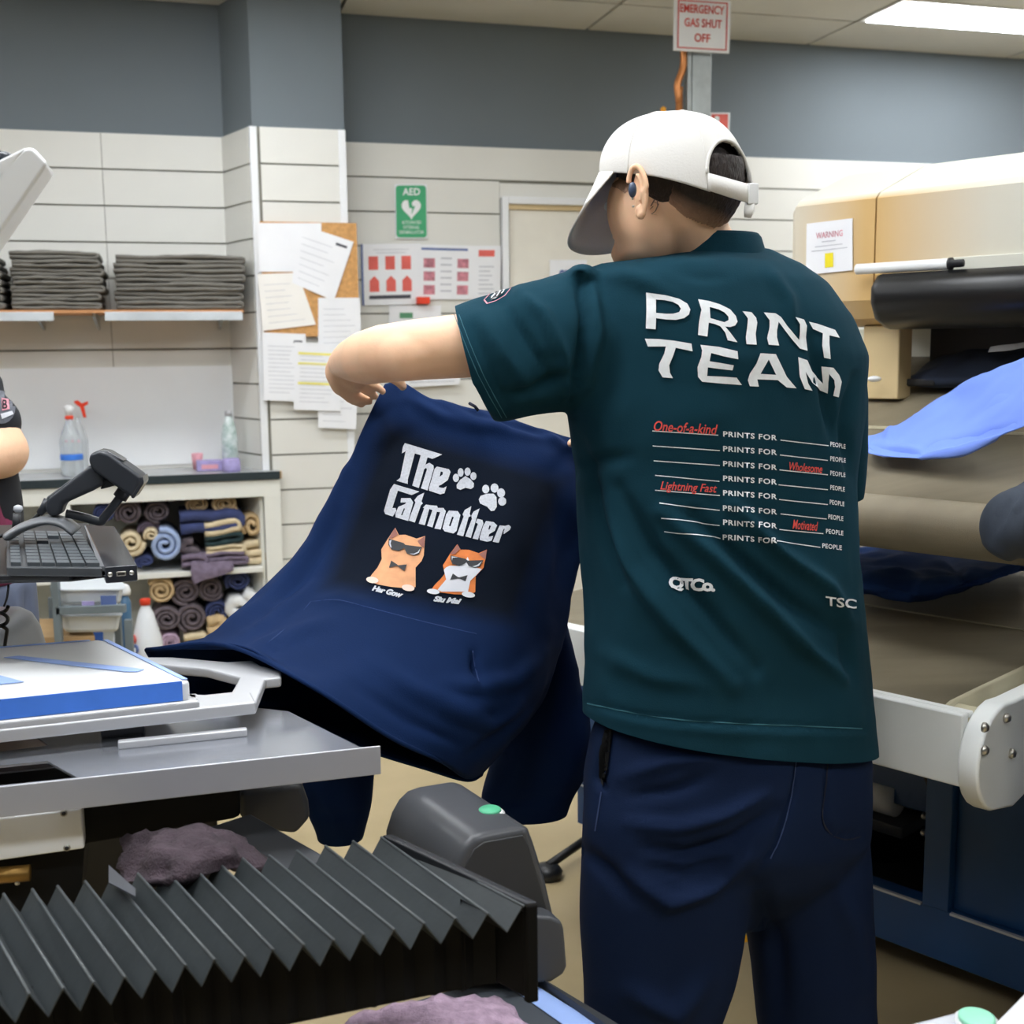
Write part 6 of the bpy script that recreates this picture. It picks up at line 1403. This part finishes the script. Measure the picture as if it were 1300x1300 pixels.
folds(s1, [([(725, 850), (690, 940), (640, 990)], 9, .010), ([(745, 860), (735, 940), (715, 1000)], 8, .008), ([(700, 900), (680, 960), (660, 1010)], 8, -.009), ([(612, 1016), (660, 1020), (722, 1006)], 4, -.005)]); ripple(s1, .006, 9, 6); solid(s1, .004, 0)
s2, r2 = sleeve('sleeve', [(485, 560, 12, 2.16, .03), (472, 680, 24, 2.17, .05), (448, 800, 34, 2.14, .06), (440, 900, 42, 2.08, .06), (430, 980, 45, 2.04, .06), (430, 1020, 40, 2.03, .055), (432, 1048, 30, 2.03, .045), (432, 1062, 26, 2.03, .04)])
folds(s2, [([(400, 990), (420, 1030), (425, 1055)], 6, .008), ([(395, 1030), (430, 1036), (460, 1032)], 4, -.006)]); ripple(s2, .005, 10, 8); solid(s2, .004, 0)
# hood hanging behind the shoulder line
hoodp = union('hood', [ell(onY(610, 545, 2.17), Vector((.10, 0, -.02)), Vector((0, .05, 0)), Vector((.01, 0, .035))), ell(onY(640, 600, 2.2), Vector((.09, 0, -.02)), Vector((0, .05, 0)), Vector((0, 0, .08)))], M['hoodie'], hd, .008, 4)
tube('drawcord', [onY(596, 512, 2.05), onY(603, 516, 2.04), onY(607, 521, 2.045)], .0028, M['hood_in'], hd, 8)

# ---- the print
zt = lambda P: [(480 + a / 7.222, 550 + b / 7.222) for a, b in P]
def hp(name, loops, m, z=zt, lift=.0022, step=9, kind=None):
    o = decal(name, poly_bm([z(p) for p in loops]), htree, M[m] if isinstance(m, str) else m, hd, lift, step)
    return o
THE = {'T': [[[(250, 95), (588, 200), (500, 240), (340, 190), (262, 165), (222, 190), (232, 130)]], [[(258, 160), (340, 185), (275, 430), (275, 470), (172, 440), (205, 415)]]],
 'h': [[[(395, 200), (455, 225), (375, 508), (315, 485)]], [[(438, 292), (472, 275), (510, 300), (512, 330), (455, 530), (395, 510), (450, 335), (442, 322), (420, 338)]]],
 'e': [[[(540, 310), (650, 335), (665, 360), (640, 435), (580, 478), (562, 485), (556, 500), (600, 508), (628, 492), (610, 555), (572, 566), (470, 532), (470, 505), (520, 330)], [(575, 355), (595, 362), (592, 385), (565, 405)]]]}
def multi(name, polys): 
    o = decal(name, merge_bm([poly_bm([zt(l_) for l_ in p]) for p in polys]), htree, M['print_soft'], hd, .0022, 9); return o
for k, P in THE.items(): multi('letter', P)
CAT = [
 [[[(150, 470), (380, 540), (310, 572), (185, 530), (135, 690), (165, 690), (172, 715), (140, 768), (70, 745), (58, 715), (115, 520)]]],
 [[[(215, 600), (300, 600), (325, 640), (280, 810), (165, 775), (165, 740), (190, 680), (250, 655), (262, 640), (210, 640)], [(242, 690), (250, 700), (226, 758), (215, 755)]]],
 [[[(425, 550), (400, 630), (412, 650), (395, 665), (340, 825), (285, 805), (345, 640), (335, 620), (365, 580)]]],
 [[[(440, 660), (480, 665), (430, 850), (375, 835), (425, 690), (412, 690)]], [[(480, 665), (540, 670), (550, 690), (500, 870), (450, 855), (500, 710), (470, 700)]], [[(550, 690), (600, 690), (622, 720), (575, 890), (518, 880), (570, 730), (540, 725)]]],
 [[[(650, 715), (730, 720), (755, 755), (720, 900), (690, 925), (610, 905), (592, 880), (625, 750)], [(680, 770), (695, 775), (665, 860), (650, 855)]]],
 [[[(855, 675), (840, 745), (850, 765), (830, 775), (780, 950), (722, 935), (785, 770), (775, 750), (795, 710)]]],
 [[[(930, 695), (900, 790), (850, 965), (798, 950), (860, 790), (855, 760), (875, 725)]], [[(910, 790), (955, 800), (965, 830), (915, 980), (865, 970), (915, 835), (895, 825)]]],
 [[[(990, 810), (1060, 820), (1090, 850), (1070, 900), (1018, 930), (1012, 955), (1055, 945), (1040, 990), (1000, 1000), (935, 985), (930, 960), (965, 850)], [(1020, 850), (1035, 855), (1022, 888), (1010, 888)]]],
 [[[(1115, 850), (1160, 855), (1195, 845), (1215, 865), (1205, 890), (1150, 930), (1150, 905), (1160, 880), (1148, 885), (1105, 1010), (1050, 1000), (1100, 880)]]]]
for P in CAT: multi('letter', P)
def el(cx_, cy_, rx, ry, rot=0, k=16): return [(cx_ + rx * math.cos(a) * math.cos(rot) - ry * math.sin(a) * math.sin(rot), cy_ + rx * math.cos(a) * math.sin(rot) + ry * math.sin(a) * math.cos(rot)) for a in np.linspace(0, 2 * math.pi, k + 1)[:-1]]
paws = [([(800, 398), (845, 425), (878, 465), (875, 500), (850, 518), (800, 505), (755, 525), (722, 510), (720, 480), (750, 435)], [(714, 415, 28, 38), (757, 365, 27, 40), (820, 358, 28, 38), (873, 398, 28, 36)]),
        ([(1000, 560), (1060, 560), (1085, 590), (1088, 680), (1065, 715), (1035, 720), (1000, 680), (935, 650), (922, 615), (940, 580)], [(987, 518, 33, 40), (1068, 508, 36, 42), (1127, 553, 36, 42), (1137, 630, 37, 40)])]
for pad, toes in paws: multi('paw_print', [[pad]] + [[el(*t)] for t in toes])['kind'] = 'stuff'
zc = lambda P: [(460 + a / 6.5, 660 + b / 6.5) for a, b in P]
c1 = [(275, 70), (305, 130), (360, 128), (450, 160), (520, 138), (515, 200), (508, 300), (490, 345), (440, 400), (440, 560), (400, 575), (240, 560), (130, 540), (50, 510), (80, 460), (130, 400), (165, 330), (160, 250), (210, 170)]
hp('printed_cat', [c1], 'cat_ginger', zc)
c2 = [(783, 205), (810, 250), (880, 252), (960, 280), (1028, 250), (1015, 330), (1000, 400), (935, 470), (930, 600), (880, 625), (760, 620), (640, 605), (560, 595), (600, 540), (640, 500), (680, 450), (665, 380), (720, 290)]
hp('printed_cat', [c2], 'cat_orange', zc)
hp('cat_belly', [[(690, 400), (720, 385), (790, 385), (850, 345), (868, 312), (885, 350), (905, 392), (985, 412), (940, 462), (890, 510), (870, 600), (650, 600), (620, 585), (690, 500), (672, 420)]], 'cat_white', zc, .0030)
for P in ([(275, 74), (300, 130), (255, 158), (222, 163)], [(518, 142), (510, 240), (480, 215), (458, 182)], [(783, 210), (806, 245), (765, 288), (724, 290)], [(1026, 254), (1016, 335), (985, 310), (962, 290)]): hp('cat_ear', [P], 'cat_ear', zc, .0030)
for P in ([(225, 165), (345, 200), (360, 215), (495, 232), (470, 290), (430, 302), (372, 288), (350, 240), (335, 250), (308, 266), (248, 254), (222, 215)], [(728, 300), (850, 330), (870, 345), (1000, 340), (970, 394), (930, 405), (878, 390), (858, 360), (840, 372), (800, 388), (742, 372), (726, 335)]): hp('sunglasses', [P], 'cat_glass', zc, .0036)
for P in ([(232, 182), (250, 176), (242, 205), (250, 240), (238, 235), (230, 210)], [(482, 245), (470, 282), (430, 298), (390, 290), (428, 290), (460, 276)], [(735, 310), (790, 318), (745, 322), (738, 345)], [(985, 352), (962, 388), (930, 400), (905, 396), (950, 380)]): hp('lens_shine', [P], 'cat_shine', zc, .0042)
for P in ([(245, 345), (292, 378), (300, 385), (370, 378), (350, 432), (300, 396), (288, 388), (225, 405)], [(745, 452), (788, 482), (800, 484), (868, 465), (850, 516), (802, 494), (788, 492), (722, 505)]): hp('bow_tie', [P], 'cat_glass', zc, .0036)
for a in ((88, 508, 50, 26, .15), (380, 572, 52, 27, .15), (585, 602, 52, 22, .1), (872, 626, 55, 24, .15)): hp('cat_paw', [el(*a)], 'cat_paw' if a[0] < 450 else 'cat_white', zc, .0036)
o = decal('caption', quadmap(text_bm('Har Gow', .06, .25, .95), [zc([(80, 590)])[0], zc([(325, 655)])[0], zc([(345, 605)])[0], zc([(92, 545)])[0]]), htree, M['print_soft'], hd, .0022, 8); o['kind'] = 'stuff'
o = decal('caption', quadmap(text_bm('Siu Mai', .06, .25, .95), [zc([(583, 680)])[0], zc([(805, 705)])[0], zc([(820, 655)])[0], zc([(592, 632)])[0]]), htree, M['print_soft'], hd, .0022, 8); o['kind'] = 'stuff'
